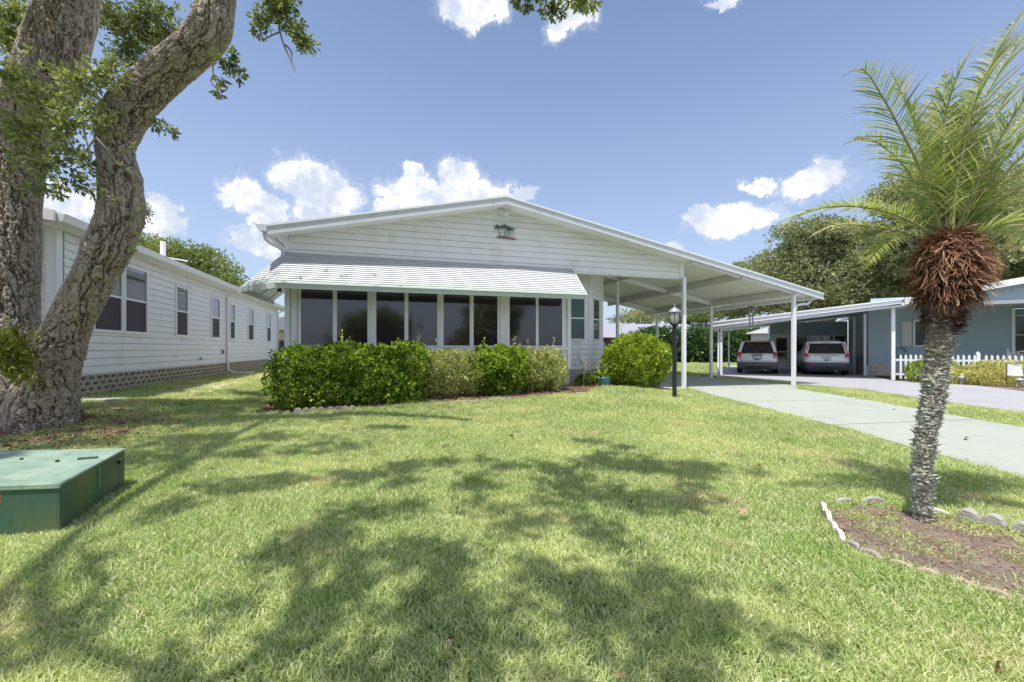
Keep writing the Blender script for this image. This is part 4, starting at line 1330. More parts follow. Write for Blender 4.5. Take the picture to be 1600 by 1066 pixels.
# ------------------------------------------------------------------ heron statue
hx_, hy_ = 2.10, 12.72
hr = empty('heron_statue', (hx_, hy_, gz(hx_, hy_)), 0, 'white wading bird statue standing by the porch corner', 'statue')
put('body', MB().tube([(-.02, 0, .98), (.02, 0, .88), (.07, 0, .76), (.13, 0, .64), (.16, 0, .55), (.18, 0, .48)], [.035, .085, .11, .09, .05, .012], 10), M_heron, hr, smooth=True)
put('neck', MB().tube([(.0, 0, .90), (-.06, 0, .98), (-.085, 0, 1.06), (-.05, 0, 1.13), (.0, 0, 1.19), (.02, 0, 1.25), (-.01, 0, 1.30), (-.06, 0, 1.32)], [.05, .035, .028, .024, .022, .024, .032, .026], 10), M_heron, hr, smooth=True)
put('beak', MB().tube([(-.07, 0, 1.32), (-.13, 0, 1.32), (-.22, 0, 1.31)], [.02, .013, .003], 6), M_beak, hr, smooth=True)
wg = MB()
for k in range(6):
    wg.beam((.02 + .012 * k, -.08 + .005 * k, .90 - .06 * k), (.13 + .012 * k, -.09, .72 - .05 * k), .02, .06)
put('wing_feather', wg, M_heron, hr)
put('tail_feather', MB().beam((.14, 0, .62), (.19, 0, .46), .04, .03), M_rust, hr)
for s in (-.03, .03):
    put('leg', MB().tube([(.09, s, .66), (.10, s, .40), (.085, s, .02)], [.02, .013, .014], 6), M_heron, hr)
put('base', MB().lathe([(.10, 0), (.10, .02), (.02, .03)], 10, (.085, 0, 0)), M_stone, hr)

# ------------------------------------------------------------------ hanging wind chime on the far side of the carport
wc = MH(8.28, 1.35)
chm = empty('wind_chime', wc + (2.85,), MHR, 'white tube wind chime with rusty top hanging under the carport beam', 'wind chime')
put('top_plate', MB().lathe([(.02, .10), (.11, .07), (.12, .04), (.10, .03)], 12), M_rust, chm)
for a in (-.07, .0, .07):
    put('tube', MB().tube([(a, .0 if a else .06, .03), (a, .0 if a else .06, -.52 - abs(a) * 2)], .022, 8), M_lampgrey, chm)


# ------------------------------------------------------------------ foliage makers


def bush(name, blobs, n, leaf, width, m, label, cat='bush', group=None, per=5, spread=.9, stems=6, shell=.62, seed=1, base=None, top_bright=.0, spikes=0, boxy=False):
    """a clipped or loose shrub from ellipsoids (x,y,z,rx,ry,rz) in world space; n rosettes"""
    r = np.random.default_rng(seed)
    B = np.array(blobs, dtype=float)
    bx, by = base if base else (B[:, 0].mean(), B[:, 1].mean())
    bz_ = gz(bx, by)
    org = np.array([bx, by, bz_])
    th = empty(name, (bx, by, bz_), 0, label, cat, group)
    vol = B[:, 3] * B[:, 4] + B[:, 4] * B[:, 5] + B[:, 3] * B[:, 5]
    pick = r.choice(len(B), n * 2, p=vol / vol.sum())
    d = unit(r.normal(size=(n * 2, 3)))
    if boxy: d = d / (np.abs(d) ** 4).sum(1, keepdims=True) ** .25
    rad = shell + (1 - shell) * r.random(n * 2) ** .6
    rad = np.where(r.random(n * 2) < .15, r.uniform(.3, 1, n * 2), rad)
    lump = 1 + .22 * (fbm((B[pick, :3] + d * B[pick, 3:6]) * 3.2 + seed, 3) - .5) * 2
    p = B[pick, :3] + d * B[pick, 3:6] * (rad * lump)[:, None]
    # drop what lies deep inside another blob
    keep = np.ones(len(p), bool)
    for i in range(len(B)):
        q = np.linalg.norm((p - B[i, :3]) / B[i, 3:6], axis=1)
        keep &= ~((q < .62) & (pick != i))
    keep &= p[:, 2] > bz_ + .03
    p, d = p[keep][:n], d[keep][:n]
    tc_ = np.clip(.50 + .34 * (fbm(p * 5 + 3, 3) - .5) * 2 + r.normal(0, .26, len(p)), 0, 1)
    v, f, t = rosettes(p, d + np.array([0, 0, .35]), per, leaf, width, spread, r, tc_)
    put('foliage', np_mesh('foliage', v - org, f, t, m), None, th)
    st = MB()
    for k in range(stems):
        i = r.integers(len(B)); c = B[i]
        e = c[:3] + unit(r.normal(size=3)) * c[3:6] * .6 - org
        a = np.array([c[0] - bx + r.uniform(-.15, .15), c[1] - by + r.uniform(-.1, .1), -.03])
        m_ = (a + e) / 2 + r.normal(size=3) * .05
        st.tube([tuple(a), tuple(m_), tuple(e)], [.022, .015, .006], 5)
    put('stem', st, M_twig, th, kind='stuff')
    if spikes:
        sp = []
        for k in range(spikes):
            i = r.integers(len(B)); c = B[i]
            a = np.array([c[0] + r.uniform(-.5, .5) * c[3], c[1] + r.uniform(-.4, .4) * c[4], c[2] + c[5] * .8])
            tt = np.linspace(0, 1, 7)[:, None]
            q = a + tt * np.array([r.uniform(-.08, .08), 0, r.uniform(.18, .42)])
            sp.append(rosettes(q, np.tile([0, 0, 1.], (7, 1)), 3, leaf * .9, width, 1.0, r, np.full(7, .8)))
        v, f, t = join_arrays(sp)
        put('shoot', np_mesh('shoot', v - org, f, t, m), None, th, kind='stuff')
    return th


def MHz(u, v, z): x, y = MH(u, v); return (x, y, z)


def hblobs(u0, u1, v, zc, ry, rz, n, r=random.Random(4)):
    out = []
    for k in range(n):
        u = u0 + (u1 - u0) * (k + .5) / n
        x, y = MH(u, v + r.uniform(-.06, .06))
        out.append((x, y, zc + r.uniform(-.04, .04), (u1 - u0) / n * .95, ry, rz * r.uniform(.94, 1.06)))
    return out


G_H = 'shrubs planted along the porch front'
# the green hedge from left to the first pale bush
bush('hedge', hblobs(-7.3, -4.45, -1.55, .72,   .62, .66, 6), 7600, .068, .55, M_holly,
     'long glossy green clipped hedge under the left half of the porch windows', 'hedge', None, seed=3, stems=14, spikes=5, boxy=True)
bush('variegated_bush', hblobs(-4.4, -3.0, -1.42, .74, .52, .54, 3), 3200, .060, .42, M_varieg, 'cream and green variegated bush between the two green hedge sections', 'bush', G_H, seed=5, spikes=1)
bush('hedge', hblobs(-3.0, -1.85, -1.30, .80, .56, .60, 3), 3400, .068, .55, M_holly, 'shorter bright green shrub section below the third window pair', 'hedge', G_H, seed=6, spikes=2)
bush('variegated_bush', hblobs(-1.8, -.72, -1.12, .74, .56, .56, 3), 3000, .060, .42, M_varieg, 'cream variegated bush at the porch end beside the brick skirt', 'bush', G_H, seed=8, spikes=5)
bush('round_bush', [(3.80, 12.65, 1.02, .98, .85, .78), (3.3, 12.75, .85, .56, .6, .62), (4.35, 12.9, .90, .55, .6, .62), (3.75, 12.4, .65, .85, .6, .55)], 7800, .060, .48, M_lime,
     'large rounded yellow green bush in front of the carport', 'bush', None, seed=9, stems=16, spikes=4)
# potted plant
px_, py_ = 2.76, 12.35
pot = empty('plant_pot', (px_, py_, gz(px_, py_)), 0, 'blue glazed pot at the left foot of the round bush', 'plant pot')
put('pot_body', MB().lathe([(.13, 0), (.15, .02), (.19, .22), (.21, .26), (.21, .29), (.18, .29), (.17, .24), (.02, .22)], 18), M_pot, pot, smooth=True)
lfs = []
n = 70
d = unit(rng.normal(size=(n, 3)) * np.array([1, 1, .3]) + np.array([0, 0, 1.0]))
v, f, t = leaf_arrays(np.zeros((n, 3)) + rng.normal(0, .03, (n, 3)), d, rng.uniform(.25, .48, n), .05, curl=.35)
put('spiky_plant', np_mesh('spiky_plant', v, f, t, M_holly), None, loc=(px_, py_, gz(px_, py_) + .24), label='spiky green plant growing in the blue pot', cat='plant')
bush('ground_plant', [(2.35, 12.9, .32, .38, .25, .20), (2.65, 12.75, .28, .28, .22, .18)], 500, .07, .4, M_holly, 'low leafy plant between the heron statue and blue pot', 'plant', seed=12, stems=3)
# beds beside the blue house
G_B = 'low shrubs edging the blue house bed'
bush('gold_bush', [(17.6, 14.9, .36, 1.3, .8, .50), (18.9, 14.3, .38, 1.0, .8, .5), (16.6, 15.3, .30, .6, .55, .36)], 2600, .08, .5, M_gold, 'pale gold clipped bush before the picket fence', 'bush', None, seed=14, stems=5)
bush('small_hedge', [(15.75, 16.1, .40, .42, .4, .42)], 800, .06, .5, M_lime, 'small round green shrub left of the palm trunk, by the fence', 'shrub', G_B, seed=15, stems=3)
bush('small_hedge', [(17.0, 16.3, .45, .7, .4, .42), (18.3, 15.9, .46, .9, .4, .42)], 1500, .06, .5, M_lime, 'green shrub row behind the gold bush', 'shrub', G_B, seed=16, stems=4)
# garden sign, path light and small statue
sgx, sgy = 16.95, 14.02
sg = empty('garden_sign', (sgx, sgy, 0), R(-20), 'small white garden flag standing in the gold bush', 'garden sign')
put('flag_cloth', MB().hexa([(-.19, 0, .40), (.19, -.02, .38), (.19, .0, .38), (-.19, .02, .40), (-.18, 0, .78), (.18, .03, .79), (.18, .05, .79), (-.18, .02, .78)]), M_white, sg)
put('stake', MB().tube([(-.21, 0, 0), (-.21, 0, .81), (.21, 0, .81)], .009, 6), M_blackpost, sg)
for i_, (x_, y_, lb) in enumerate(((16.15, 14.95, 'small grey mushroom-topped path light left of the gold bush'), (16.75, 13.72, 'small grey path light in front of the garden flag'))):
    pl = empty('path_light', (x_, y_, 0), 0, lb, 'path light', 'path lights in the blue house bed')
    put('stem', MB().tube([(0, 0, 0), (0, 0, .22)], .03, 8), M_lampgrey, pl)
    put('cap', MB().lathe([(.04, .20), (.10, .24), (.11, .27), (.03, .34)], 10), M_lampgrey, pl)

# ------------------------------------------------------------------ background: hedge, far houses, far trees
bush('tall_hedge', [(x, 38.4 + .25 * i, 1.55, 1.7, 1.1, 1.6) for i, x in enumerate(np.arange(13.0, 26.5, 1.55))], 5200, .26, .6, M_darkhedge,
     'tall dark green hedge across the back lawn', 'hedge', None, seed=20, stems=10, boxy=True)
fh = empty('far_house', (16, 47, 0), R(4), 'low grey-roofed house half hidden behind the tall hedge', 'house')
put('wall', MB().box(-9, 12, 0, 8, 0, 2.6), M_farwall, fh)
put('roof', MB().hexa([(-9.6, -.6, 2.55), (12.6, -.6, 2.55), (12.6, 8.6, 2.55), (-9.6, 8.6, 2.55), (-7.6, 3.4, 4.3), (10.6, 3.4, 4.3), (10.6, 4.6, 4.3), (-7.6, 4.6, 4.3)]), M_farroof, fh)
for a in (-8, -5.6, -3.2, 0, 4, 8): put('window', MB().box(a, a + 1.1, -.04, .02, 1.0, 2.1), M_glass_c, fh)
put('garage_band', MB().box(-8.8, -2.5, -.06, 0, 2.0, 2.45), M_maroon, fh)
fh2 = empty('far_white_house', (21.6, 33.6, 0), R(-32), 'small white gabled shed behind the silver suv', 'shed')
put('wall', MB().box(-2, 3, 0, 5, 0, 2.7), M_farwall, fh2)
put('roof', MB().prism([(-2.4, 2.55), (3.4, 2.55), (.5, 3.5)], -.5, 5.4), M_roof, fh2)
put('window', MB().box(.2, 1.2, -.04, .01, 1.3, 2.2), M_glass, fh2)
th_ = empty('tan_house', (-23.2, 40, 0), R(8), 'distant tan walled house at the end of the side yard', 'house')
put('wall', MB().box(-3, 6, 0, 6, 0, 3.2), M_tan, th_)
put('roof', MB().prism([(-3.5, 3.1), (6.5, 3.1), (1.5, 4.4)], -.5, 6.5), M_farroof, th_)
put('window', MB().box(.4, 1.4, -.05, .0, .9, 2.1), M_screen, th_)
put('window', MB().box(2.2, 3.2, -.05, .0, .9, 2.1), M_screen, th_)


def far_tree(name, x, y, h, crown, n, leaf, m, label, seed, trunk_r=.35, group='trees behind the houses', cat='tree', lean=0.0):
    """crown: list of (dx,dy,z,rx,ry,rz)"""
    r = np.random.default_rng(seed)
    t = empty(name, (x, y, 0), 0, label, cat, group)
    B = []
    for c in crown:   # break every lobe into smaller clumps sitting on its surface
        for k in range(16):
            d = unit(r.normal(size=3)); d[2] = d[2] * .8 + .15
            s = r.uniform(.34, .56)
            B.append((c[0] + d[0] * c[3] * .72, c[1] + d[1] * c[4] * .72, c[2] + d[2] * c[5] * .72, c[3] * s, c[4] * s, c[5] * s))
    B = np.array(B)
    vol = B[:, 3] * B[:, 5]
    pick = r.choice(len(B), n, p=vol / vol.sum())
    d = unit(r.normal(size=(n, 3)))
    p = B[pick, :3] + d * B[pick, 3:6] * (r.random(n) ** .45)[:, None] * 1.05
    p += r.normal(0, leaf * .5, p.shape)
    tc_ = np.clip(np.repeat(r.random(len(B)) * .5 + .2, 1)[pick] + r.normal(0, .14, n), 0, 1)
    v, f, tt = rosettes(p, d + np.array([0, 0, .3]), 4, leaf, .55, 1.0, r, tc_)
    put('crown', np_mesh('crown', v, f, tt, m), None, t)
    tr = MB()
    tr.tube([(0, 0, -.1), (lean * .3, 0, h * .2), (lean, 0, h * .45)], [trunk_r * 1.3, trunk_r, trunk_r * .75], 10)
    for c in crown:
        tr.tube([(lean * .6, 0, h * .3), ((lean + c[0]) / 2, c[1] / 2, (h * .4 + c[2]) / 2), (c[0], c[1], c[2])], [trunk_r * .55, trunk_r * .35, trunk_r * .12], 6)
    put('trunk', tr, M_twig, t)
    return t


def crown_px(lst, D):   # helper: lobes given as bearing and height at distance D, returned relative to the first lobe
    out = []
    for px, py, rx, ry in lst:
        out.append((D * (px - 800) / 650, D, CAM_H + D * (545 - py) / 650, D * rx / 650, D * (rx + ry) / 2 / 650, D * ry / 650))
    x0 = out[0][0]
    return x0, [(o[0] - x0, (i % 3 - 1) * 1.2, o[2], o[3], o[4], o[5]) for i, o in enumerate(out)]


x0, cr = crown_px([(1290, 420, 80, 55), (1200, 440, 55, 50), (1370, 440, 70, 55), (1250, 385, 55, 35), (1330, 375, 50, 32), (1185, 470, 45, 35), (1300, 470, 90, 30), (1400, 400, 60, 45)], 46)
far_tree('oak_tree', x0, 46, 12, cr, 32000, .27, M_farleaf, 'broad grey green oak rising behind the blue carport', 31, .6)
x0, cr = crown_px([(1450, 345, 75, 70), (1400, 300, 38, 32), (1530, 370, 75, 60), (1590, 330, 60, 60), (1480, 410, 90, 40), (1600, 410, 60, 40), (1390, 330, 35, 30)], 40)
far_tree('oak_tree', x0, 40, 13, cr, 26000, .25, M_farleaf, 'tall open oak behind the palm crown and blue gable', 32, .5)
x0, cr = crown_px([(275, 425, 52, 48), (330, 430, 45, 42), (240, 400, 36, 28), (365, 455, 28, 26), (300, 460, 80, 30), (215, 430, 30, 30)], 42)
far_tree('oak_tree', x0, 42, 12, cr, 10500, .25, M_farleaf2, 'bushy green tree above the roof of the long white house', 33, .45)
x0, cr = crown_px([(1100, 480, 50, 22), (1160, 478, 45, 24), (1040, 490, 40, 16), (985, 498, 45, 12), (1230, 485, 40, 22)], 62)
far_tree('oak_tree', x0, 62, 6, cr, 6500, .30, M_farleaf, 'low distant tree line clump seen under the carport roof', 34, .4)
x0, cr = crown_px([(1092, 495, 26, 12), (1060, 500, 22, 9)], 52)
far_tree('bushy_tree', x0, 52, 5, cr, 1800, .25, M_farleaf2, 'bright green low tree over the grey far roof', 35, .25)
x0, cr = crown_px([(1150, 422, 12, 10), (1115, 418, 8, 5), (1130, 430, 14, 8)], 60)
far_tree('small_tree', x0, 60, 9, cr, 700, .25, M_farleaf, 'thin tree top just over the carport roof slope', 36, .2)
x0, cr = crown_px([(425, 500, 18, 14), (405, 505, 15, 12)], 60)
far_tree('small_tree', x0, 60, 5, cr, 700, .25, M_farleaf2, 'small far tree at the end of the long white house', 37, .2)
# trees across the street behind the camera: what the porch glass mirrors
for i, (x, y, h) in enumerate(((-22, -26, 9), (-9, -24, 7), (6, -30, 8), (21, -27, 9))):
    rr_ = random.Random(40 + i)
    cr = [(rr_.uniform(-3, 3), rr_.uniform(-1.5, 1.5), rr_.uniform(1.0, h * .75), rr_.uniform(2.4, 3.8), 2.4, rr_.uniform(1.4, 2.6)) for k in range(8)]
    far_tree('street_tree', x, y, h, cr, 5200, .36, M_farleaf, ['wide oak across the street, mirrored in the left porch window', 'lower oak across the street, mirrored in the second window pair',
             'rounded oak across the street, mirrored in the third window pair', 'tall oak across the street, mirrored near the porch end'][i], 50 + i, .4, 'trees across the street')

# ------------------------------------------------------------------ the big oak
D0 = 6.45
OX, OY = -7.55, 6.45
OZ = gz(OX, OY) - .08
oak = empty('live_oak', (OX, OY, OZ), 0, 'massive two-stemmed live oak with deeply furrowed bark at the left', 'tree')


def opx(px, py, D=D0):  # bearing/height at distance D, in the oak's own frame
    return Vector((D * (px - 800) / 650 - OX, D - OY, CAM_H + D * (545 - py) / 650 - OZ))


def spline(pts, rad, step):
    pts = [Vector(p) for p in pts]
    P_, R_ = [], []
    n = len(pts)
    for i in range(n - 1):
        p0, p1, p2, p3 = pts[max(i - 1, 0)], pts[i], pts[i + 1], pts[min(i + 2, n - 1)]
        m = max(2, int((p2 - p1).length / step))
        for k in range(m):
            t = k / m
            q = .5 * ((2 * p1) + (p2 - p0) * t + (2 * p0 - 5 * p1 + 4 * p2 - p3) * t * t + (-p0 + 3 * p1 - 3 * p2 + p3) * t ** 3)
            P_.append(q); s_ = t * t * (3 - 2 * t); R_.append(rad[i] * (1 - s_) + rad[i + 1] * s_)
    P_.append(pts[-1]); R_.append(rad[-1])
    return P_, R_


def bark_tube(pts, rad, step=.0118, seed=0, depth=.062, flare=0.0, knots=()):
    P_, R_ = spline(pts, rad, step)
    n = int(2 * math.pi * max(R_) / step)
    P = np.array([tuple(p) for p in P_]); Rr = np.array(R_)
    k = len(P)
    T = unit(np.gradient(P, axis=0))
    ref = np.zeros_like(P); b = np.zeros_like(P)
    r0 = unit(np.cross(T[0], [0, 1, 0.01])[None])[0]
    for i in range(k):
        r0 = r0 - T[i] * r0.dot(T[i]); r0 = r0 / np.linalg.norm(r0)
        ref[i] = r0; b[i] = np.cross(T[i], r0)
    th = np.linspace(0, 2 * math.pi, n, endpoint=False)
    s = np.concatenate([[0], np.cumsum(np.linalg.norm(np.diff(P, axis=0), axis=1))])
    C, S = np.cos(th), np.sin(th)
    nrm = ref[:, None, :] * C[None, :, None] + b[:, None, :] * S[None, :, None]
    SS = np.repeat(s[:, None], n, axis=1)
    CC = np.repeat(C[None], k, axis=0) * Rr[:, None]; CS = np.repeat(S[None], k, axis=0) * Rr[:, None]
    q = np.stack([CC, CS, SS], axis=2).reshape(-1, 3)
    warp = np.stack([fbm(q * 5 + 3.1 + seed, 3), fbm(q * 5 + 9.7 + seed, 3), fbm(q * 5 + 21 + seed, 3)], axis=1) - .5
    # furrows run along the stem with a slight twist
    a = .35 * q[:, 2]
    qq = np.stack([q[:, 0] * np.cos(a) - q[:, 1] * np.sin(a), q[:, 0] * np.sin(a) + q[:, 1] * np.cos(a), q[:, 2]], axis=1)
    # interlacing furrows where a stretched noise crosses zero, broken by shorter cross cracks
    r1 = np.abs(fbm(qq * np.array([15, 15, 3.9]) + warp * np.array([1.2, 1.2, .8]) + seed * 7, 3) - .5)
    r2 = np.abs(fbm(qq * np.array([25, 25, 8.5]) + warp * 1.5 + seed * 13 + 40, 3) - .5)
    f1, f2, idv = worley(qq * np.array([17, 17, 12]) + warp * 2.4 + seed * 7)
    crack = smooth(.0, .16, f2 - f1)
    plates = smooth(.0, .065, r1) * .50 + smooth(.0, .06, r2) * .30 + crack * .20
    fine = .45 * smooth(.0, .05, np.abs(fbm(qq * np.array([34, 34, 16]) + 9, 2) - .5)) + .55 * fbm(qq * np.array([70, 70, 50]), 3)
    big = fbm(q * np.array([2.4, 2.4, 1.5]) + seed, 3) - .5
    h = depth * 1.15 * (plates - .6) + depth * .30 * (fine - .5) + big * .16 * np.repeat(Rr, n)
    for ks, kth, kr, ka in knots:
        dth = np.arctan2(np.sin(np.tile(th, k) - kth), np.cos(np.tile(th, k) - kth)) * np.repeat(Rr, n)
        dd = np.sqrt(((SS.ravel() - ks)) ** 2 + dth ** 2)
        h += ka * np.exp(-(dd / kr) ** 2)
    V = (P[:, None, :] + nrm * Rr[:, None, None]).reshape(-1, 3) + nrm.reshape(-1, 3) * h[:, None]
    if flare:
        zz = V[:, 2]; w = np.exp(-np.maximum(zz, 0) / .28) * flare
        cen = np.repeat(P, n, axis=0); ang = np.tile(th, k)
        rootf = 1 + .5 * np.cos(ang * 5 + 1.3 + seed)
        V[:, :2] += (V[:, :2] - cen[:, :2]) * (w * rootf)[:, None]
    i, j = np.meshgrid(np.arange(k - 1), np.arange(n), indexing='ij')
    a0 = (i * n + j).ravel(); a1 = (i * n + (j + 1) % n).ravel(); a2 = ((i + 1) * n + (j + 1) % n).ravel(); a3 = ((i + 1) * n + j).ravel()
    return V, np.stack([a0, a1, a2, a3], axis=1), np.clip(plates ** 1.6 * .78 + fine * .30 + (idv - .5) * .18 - .10, 0, 1)  # tint follows relief: brown inner bark, with crevice shade darkened into the colour


mpp = D0 / 650


def rmet(px, py, D, r):   # radius in metres of a stem whose outline is r pixels wide at that bearing
    return r * D / 650 / math.sqrt(1 + ((px - 800) / 650) ** 2 + ((py - 545) / 650) ** 2) - .012


left = [(30, 712, 6.45, 84), (28, 640, 6.45, 78), (14, 570, 6.5, 60), (10, 500, 6.55, 54), (12, 400, 6.6, 55), (17, 300, 6.65, 52), (38, 200, 6.7, 55), (78, 110, 6.75, 60), (102, 20, 6.8, 58), (128, -90, 6.85, 50), (190, -200, 6.9, 40), (300, -300, 6.8, 30), (420, -380, 6.5, 22)]
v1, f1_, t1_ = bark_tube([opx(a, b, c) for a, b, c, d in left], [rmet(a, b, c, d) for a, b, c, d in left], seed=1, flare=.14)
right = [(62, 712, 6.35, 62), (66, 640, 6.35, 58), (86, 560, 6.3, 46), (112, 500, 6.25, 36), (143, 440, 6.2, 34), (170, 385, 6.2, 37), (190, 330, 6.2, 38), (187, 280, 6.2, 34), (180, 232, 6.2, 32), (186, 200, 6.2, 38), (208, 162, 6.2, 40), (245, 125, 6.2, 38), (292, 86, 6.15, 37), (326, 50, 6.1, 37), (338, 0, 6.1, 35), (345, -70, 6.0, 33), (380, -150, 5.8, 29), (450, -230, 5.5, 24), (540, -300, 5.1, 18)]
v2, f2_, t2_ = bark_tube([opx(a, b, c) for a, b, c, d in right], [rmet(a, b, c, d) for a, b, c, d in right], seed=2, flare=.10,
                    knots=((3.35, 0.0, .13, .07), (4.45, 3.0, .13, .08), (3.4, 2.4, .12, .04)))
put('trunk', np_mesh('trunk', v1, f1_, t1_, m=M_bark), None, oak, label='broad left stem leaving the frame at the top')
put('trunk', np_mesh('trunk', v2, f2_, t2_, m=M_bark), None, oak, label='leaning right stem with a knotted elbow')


# canopy: leaf clumps over the lawn; they sit above the picture and shade the grass
def overhead(sx, sy, z):   # where a clump must hang to shade ground point sx,sy
    return np.array([sx + TO_SUN.x / TO_SUN.z * z, sy + TO_SUN.y / TO_SUN.z * z, z])


def gp(px, py): t_ = CAM_H * 650 / (py - 545); return ((px - 800) / 650 * t_, t_)


shade = [  # (bearing px, py, width px, height px, density) of the shaded lawn patches
    (170, 668, 70, 12, 1), (250, 662, 60, 12, 1.2), (340, 650, 70, 10, 1.1), (400, 636, 40, 7, .8), (300, 690, 70, 12, 1.0), (250, 720, 60, 16, .9), (360, 715, 60, 12, .7), (420, 690, 60, 10, .6),
    (480, 705, 60, 10, .7), (540, 700, 40, 8, .5), (460, 745, 60, 14, .7), (350, 775, 60, 12, .8), (260, 800, 70, 14, .7), (560, 745, 60, 14, .8), (640, 740, 60, 12, .9),
    (700, 725, 50, 10, .9), (740, 755, 60, 12, .8), (820, 735, 60, 10, .7), (880, 745, 50, 14, 1.1), (900, 775, 60, 14, 1.1), (950, 725, 60, 14, 1.2), (1010, 735, 60, 14, 1.3), (1080, 735, 60, 12, 1.2),
    (1140, 742, 40, 9, .9), (980, 790, 80, 16, 1.2), (1060, 790, 60, 18, .9), (1100, 765, 50, 10, .7), (640, 800, 70, 12, .7), (560, 805, 60, 14, .9), (760, 800, 60, 10, .5), (840, 815, 80, 12, .9), (930, 830, 60, 10, .8),
    (500, 850, 60, 18, 1.1), (440, 870, 50, 16, 1.1), (600, 870, 70, 22, 1.1), (700, 880, 80, 22, 1.2), (790, 900, 60, 18, 1.0), (560, 920, 70, 24, 1.1), (640, 940, 70, 24, 1.0), (740, 960, 70, 26, .9),
    (900, 920, 60, 12, .6), (960, 945, 60, 20, 1.0), (1040, 930, 60, 20, 1.0), (1090, 965, 60, 22, .9), (1000, 1000, 80, 22, .9), (880, 1010, 60, 22, .7), (500, 990, 60, 26, .9), (600, 1020, 80, 28, .9), (1120, 1010, 50, 20, .5),
    (740, 1040, 80, 24, .7), (400, 930, 30, 20, .7), (180, 960, 26, 20, .5), (60, 1000, 40, 26, .7), (20, 940, 26, 20, .7), (120, 900, 20, 16, .4), (60, 730, 60, 14, 1.1), (140, 728, 50, 12, 1.1), (100, 700, 60, 10, .9), (0, 715, 50, 12, .9), (140, 740, 50, 12, .7), (10, 760, 40, 14, .6), (30, 690, 60, 12, 1.0),
    (120, 700, 40, 10, .8), (-80, 700, 80, 20, 1.0), (-100, 800, 80, 30, 1.0), (300, 1040, 40, 22, .7), (660, 1090, 200, 40, .9), (430, 1100, 60, 30, .7), (1000, 1120, 160, 60, .7), (1250, 1010, 40, 14, .2),
]
rc = np.random.default_rng(77)
CL, CO, TT = [], [], []
limb_targets = []
for px, py, w, h, dens in shade:
    for rep in range(2):
        x, y = gp(px, py)
        t_ = y
        rx = t_ * w / 650 * .9; ry = max(.18, (gp(px, py - h)[1] - gp(px, py + h)[1]) / 2)
        z = max(6.9, 1.3 + .87 * (y - 1.6) + .7) + rc.uniform(0, .8)
        c = overhead(x, y, z)
        area = math.pi * rx * ry
        n = int(area * 165 * dens) + 3
        ns_ = max(2, n // 14)
        sub = rc.normal(size=(ns_, 3)) * np.array([rx * .50, ry * .50, .22])
        off = sub[rc.integers(0, ns_, n)] + rc.normal(size=(n, 3)) * np.array([.085, .085, .06])
        CL.append(c + off); CO.append(unit(rc.normal(size=(n, 3)) + np.array([0, 0, .6])))
        if rep == 0: limb_targets.append(c)
# rest of the crown behind and left of what the photograph frames
for k in range(34):
    a = rc.uniform(0, 2 * math.pi); rad_ = rc.uniform(2.5, 6.5)
    c = np.array([OX - 1.8 + rad_ * math.cos(a), OY + .5 + rad_ * math.sin(a), rc.uniform(8.6, 12.0)])
    if c[1] > 7.0 and c[0] > -10.5: continue
    if c[0] > -7.0 and c[1] > 3: c[2] = max(c[2], 1.3 + .88 * c[1] + 1.2)
    n = 170
    CL.append(c + rc.normal(size=(n, 3)) * np.array([.75, .75, .38])); CO.append(unit(rc.normal(size=(n, 3)) + np.array([0, 0, .6])))
    if k % 3 == 0: limb_targets.append(c)
CL = np.concatenate(CL); CO = np.concatenate(CO)
vis = CL[:, 2] < CAM_H + .845 * CL[:, 1] + .12      # nothing of the overhead crown dips into the view here
CL, CO = CL[~vis], CO[~vis]
OO = np.array([OX, OY, OZ]); OO_V = Vector((OX, OY, OZ))
v, f, t = rosettes(CL, CO, 5, .105, .5, 1.1, rc)
put('crown', np_mesh('crown', v - OO, f, t, M_oakleaf), None, oak)
lb = MB()
tops = [opx(190, -200, 6.9), opx(345, -70, 6.0), opx(450, -230, 5.5), opx(300, -300, 6.8), opx(540, -300, 5.1)]
for i, c in enumerate(limb_targets):
    e = Vector(tuple(c - OO)); s = min(tops, key=lambda q: (q - e).length)
    m1 = s.lerp(e, .35) + Vector((random.uniform(-.2, .2), random.uniform(-.2, .2), .9)); m2 = s.lerp(e, .7) + Vector((random.uniform(-.2, .2), random.uniform(-.2, .2), .6))
    w3 = lambda p: (p.z + OZ) > CAM_H + .86 * (p.y + OY) + .1
    m1.z = max(m1.z, CAM_H + .9 * (m1.y + OY) + .3 - OZ); m2.z = max(m2.z, CAM_H + .9 * (m2.y + OY) + .3 - OZ)
    rr_ = .05 if i % 5 else .075
    P_, R_ = spline([s, m1, m2, e], [rr_, rr_ * .75, rr_ * .5, .012], .35)
    if i < 0:
        for q_ in P_[2:]: q_ += Vector((random.gauss(0, .05), random.gauss(0, .05), 0))
        lb.tube(P_, [w_ * .55 for w_ in R_], 6)
# long bare limbs whose shadows streak across the near lawn
for a, b, rr_ in (((330, 1075), (470, 855), .05), ((20, 1060), (130, 860), .05)):
    A = overhead(*gp(*a), 7.6); B_ = overhead(*gp(*b), 7.9)
    A, B_ = Vector(tuple(A - OO)), Vector(tuple(B_ - OO))
    mm = A.lerp(B_, .5) + Vector((.12, .1, .1)); s = tops[0]; wp = Vector((-4.6, .4, 9.2)) - OO_V
    P_, R_ = spline([s, wp, A, mm, B_, B_ + Vector((.2, .5, .3))], [.05, .045, rr_ * .8, rr_ * .7, rr_ * .5, .012], .3)
    P2, R2 = [], []
    for p, r_ in zip(P_, R_):
        p.z = max(p.z, CAM_H + .88 * (p.y + OY) + .25 - OZ) if p.y + OY > 0 else p.z
        P2.append(p); R2.append(r_)
    lb.tube(P2, R2, 7)
put('limb', lb, M_twig, oak, kind='stuff')

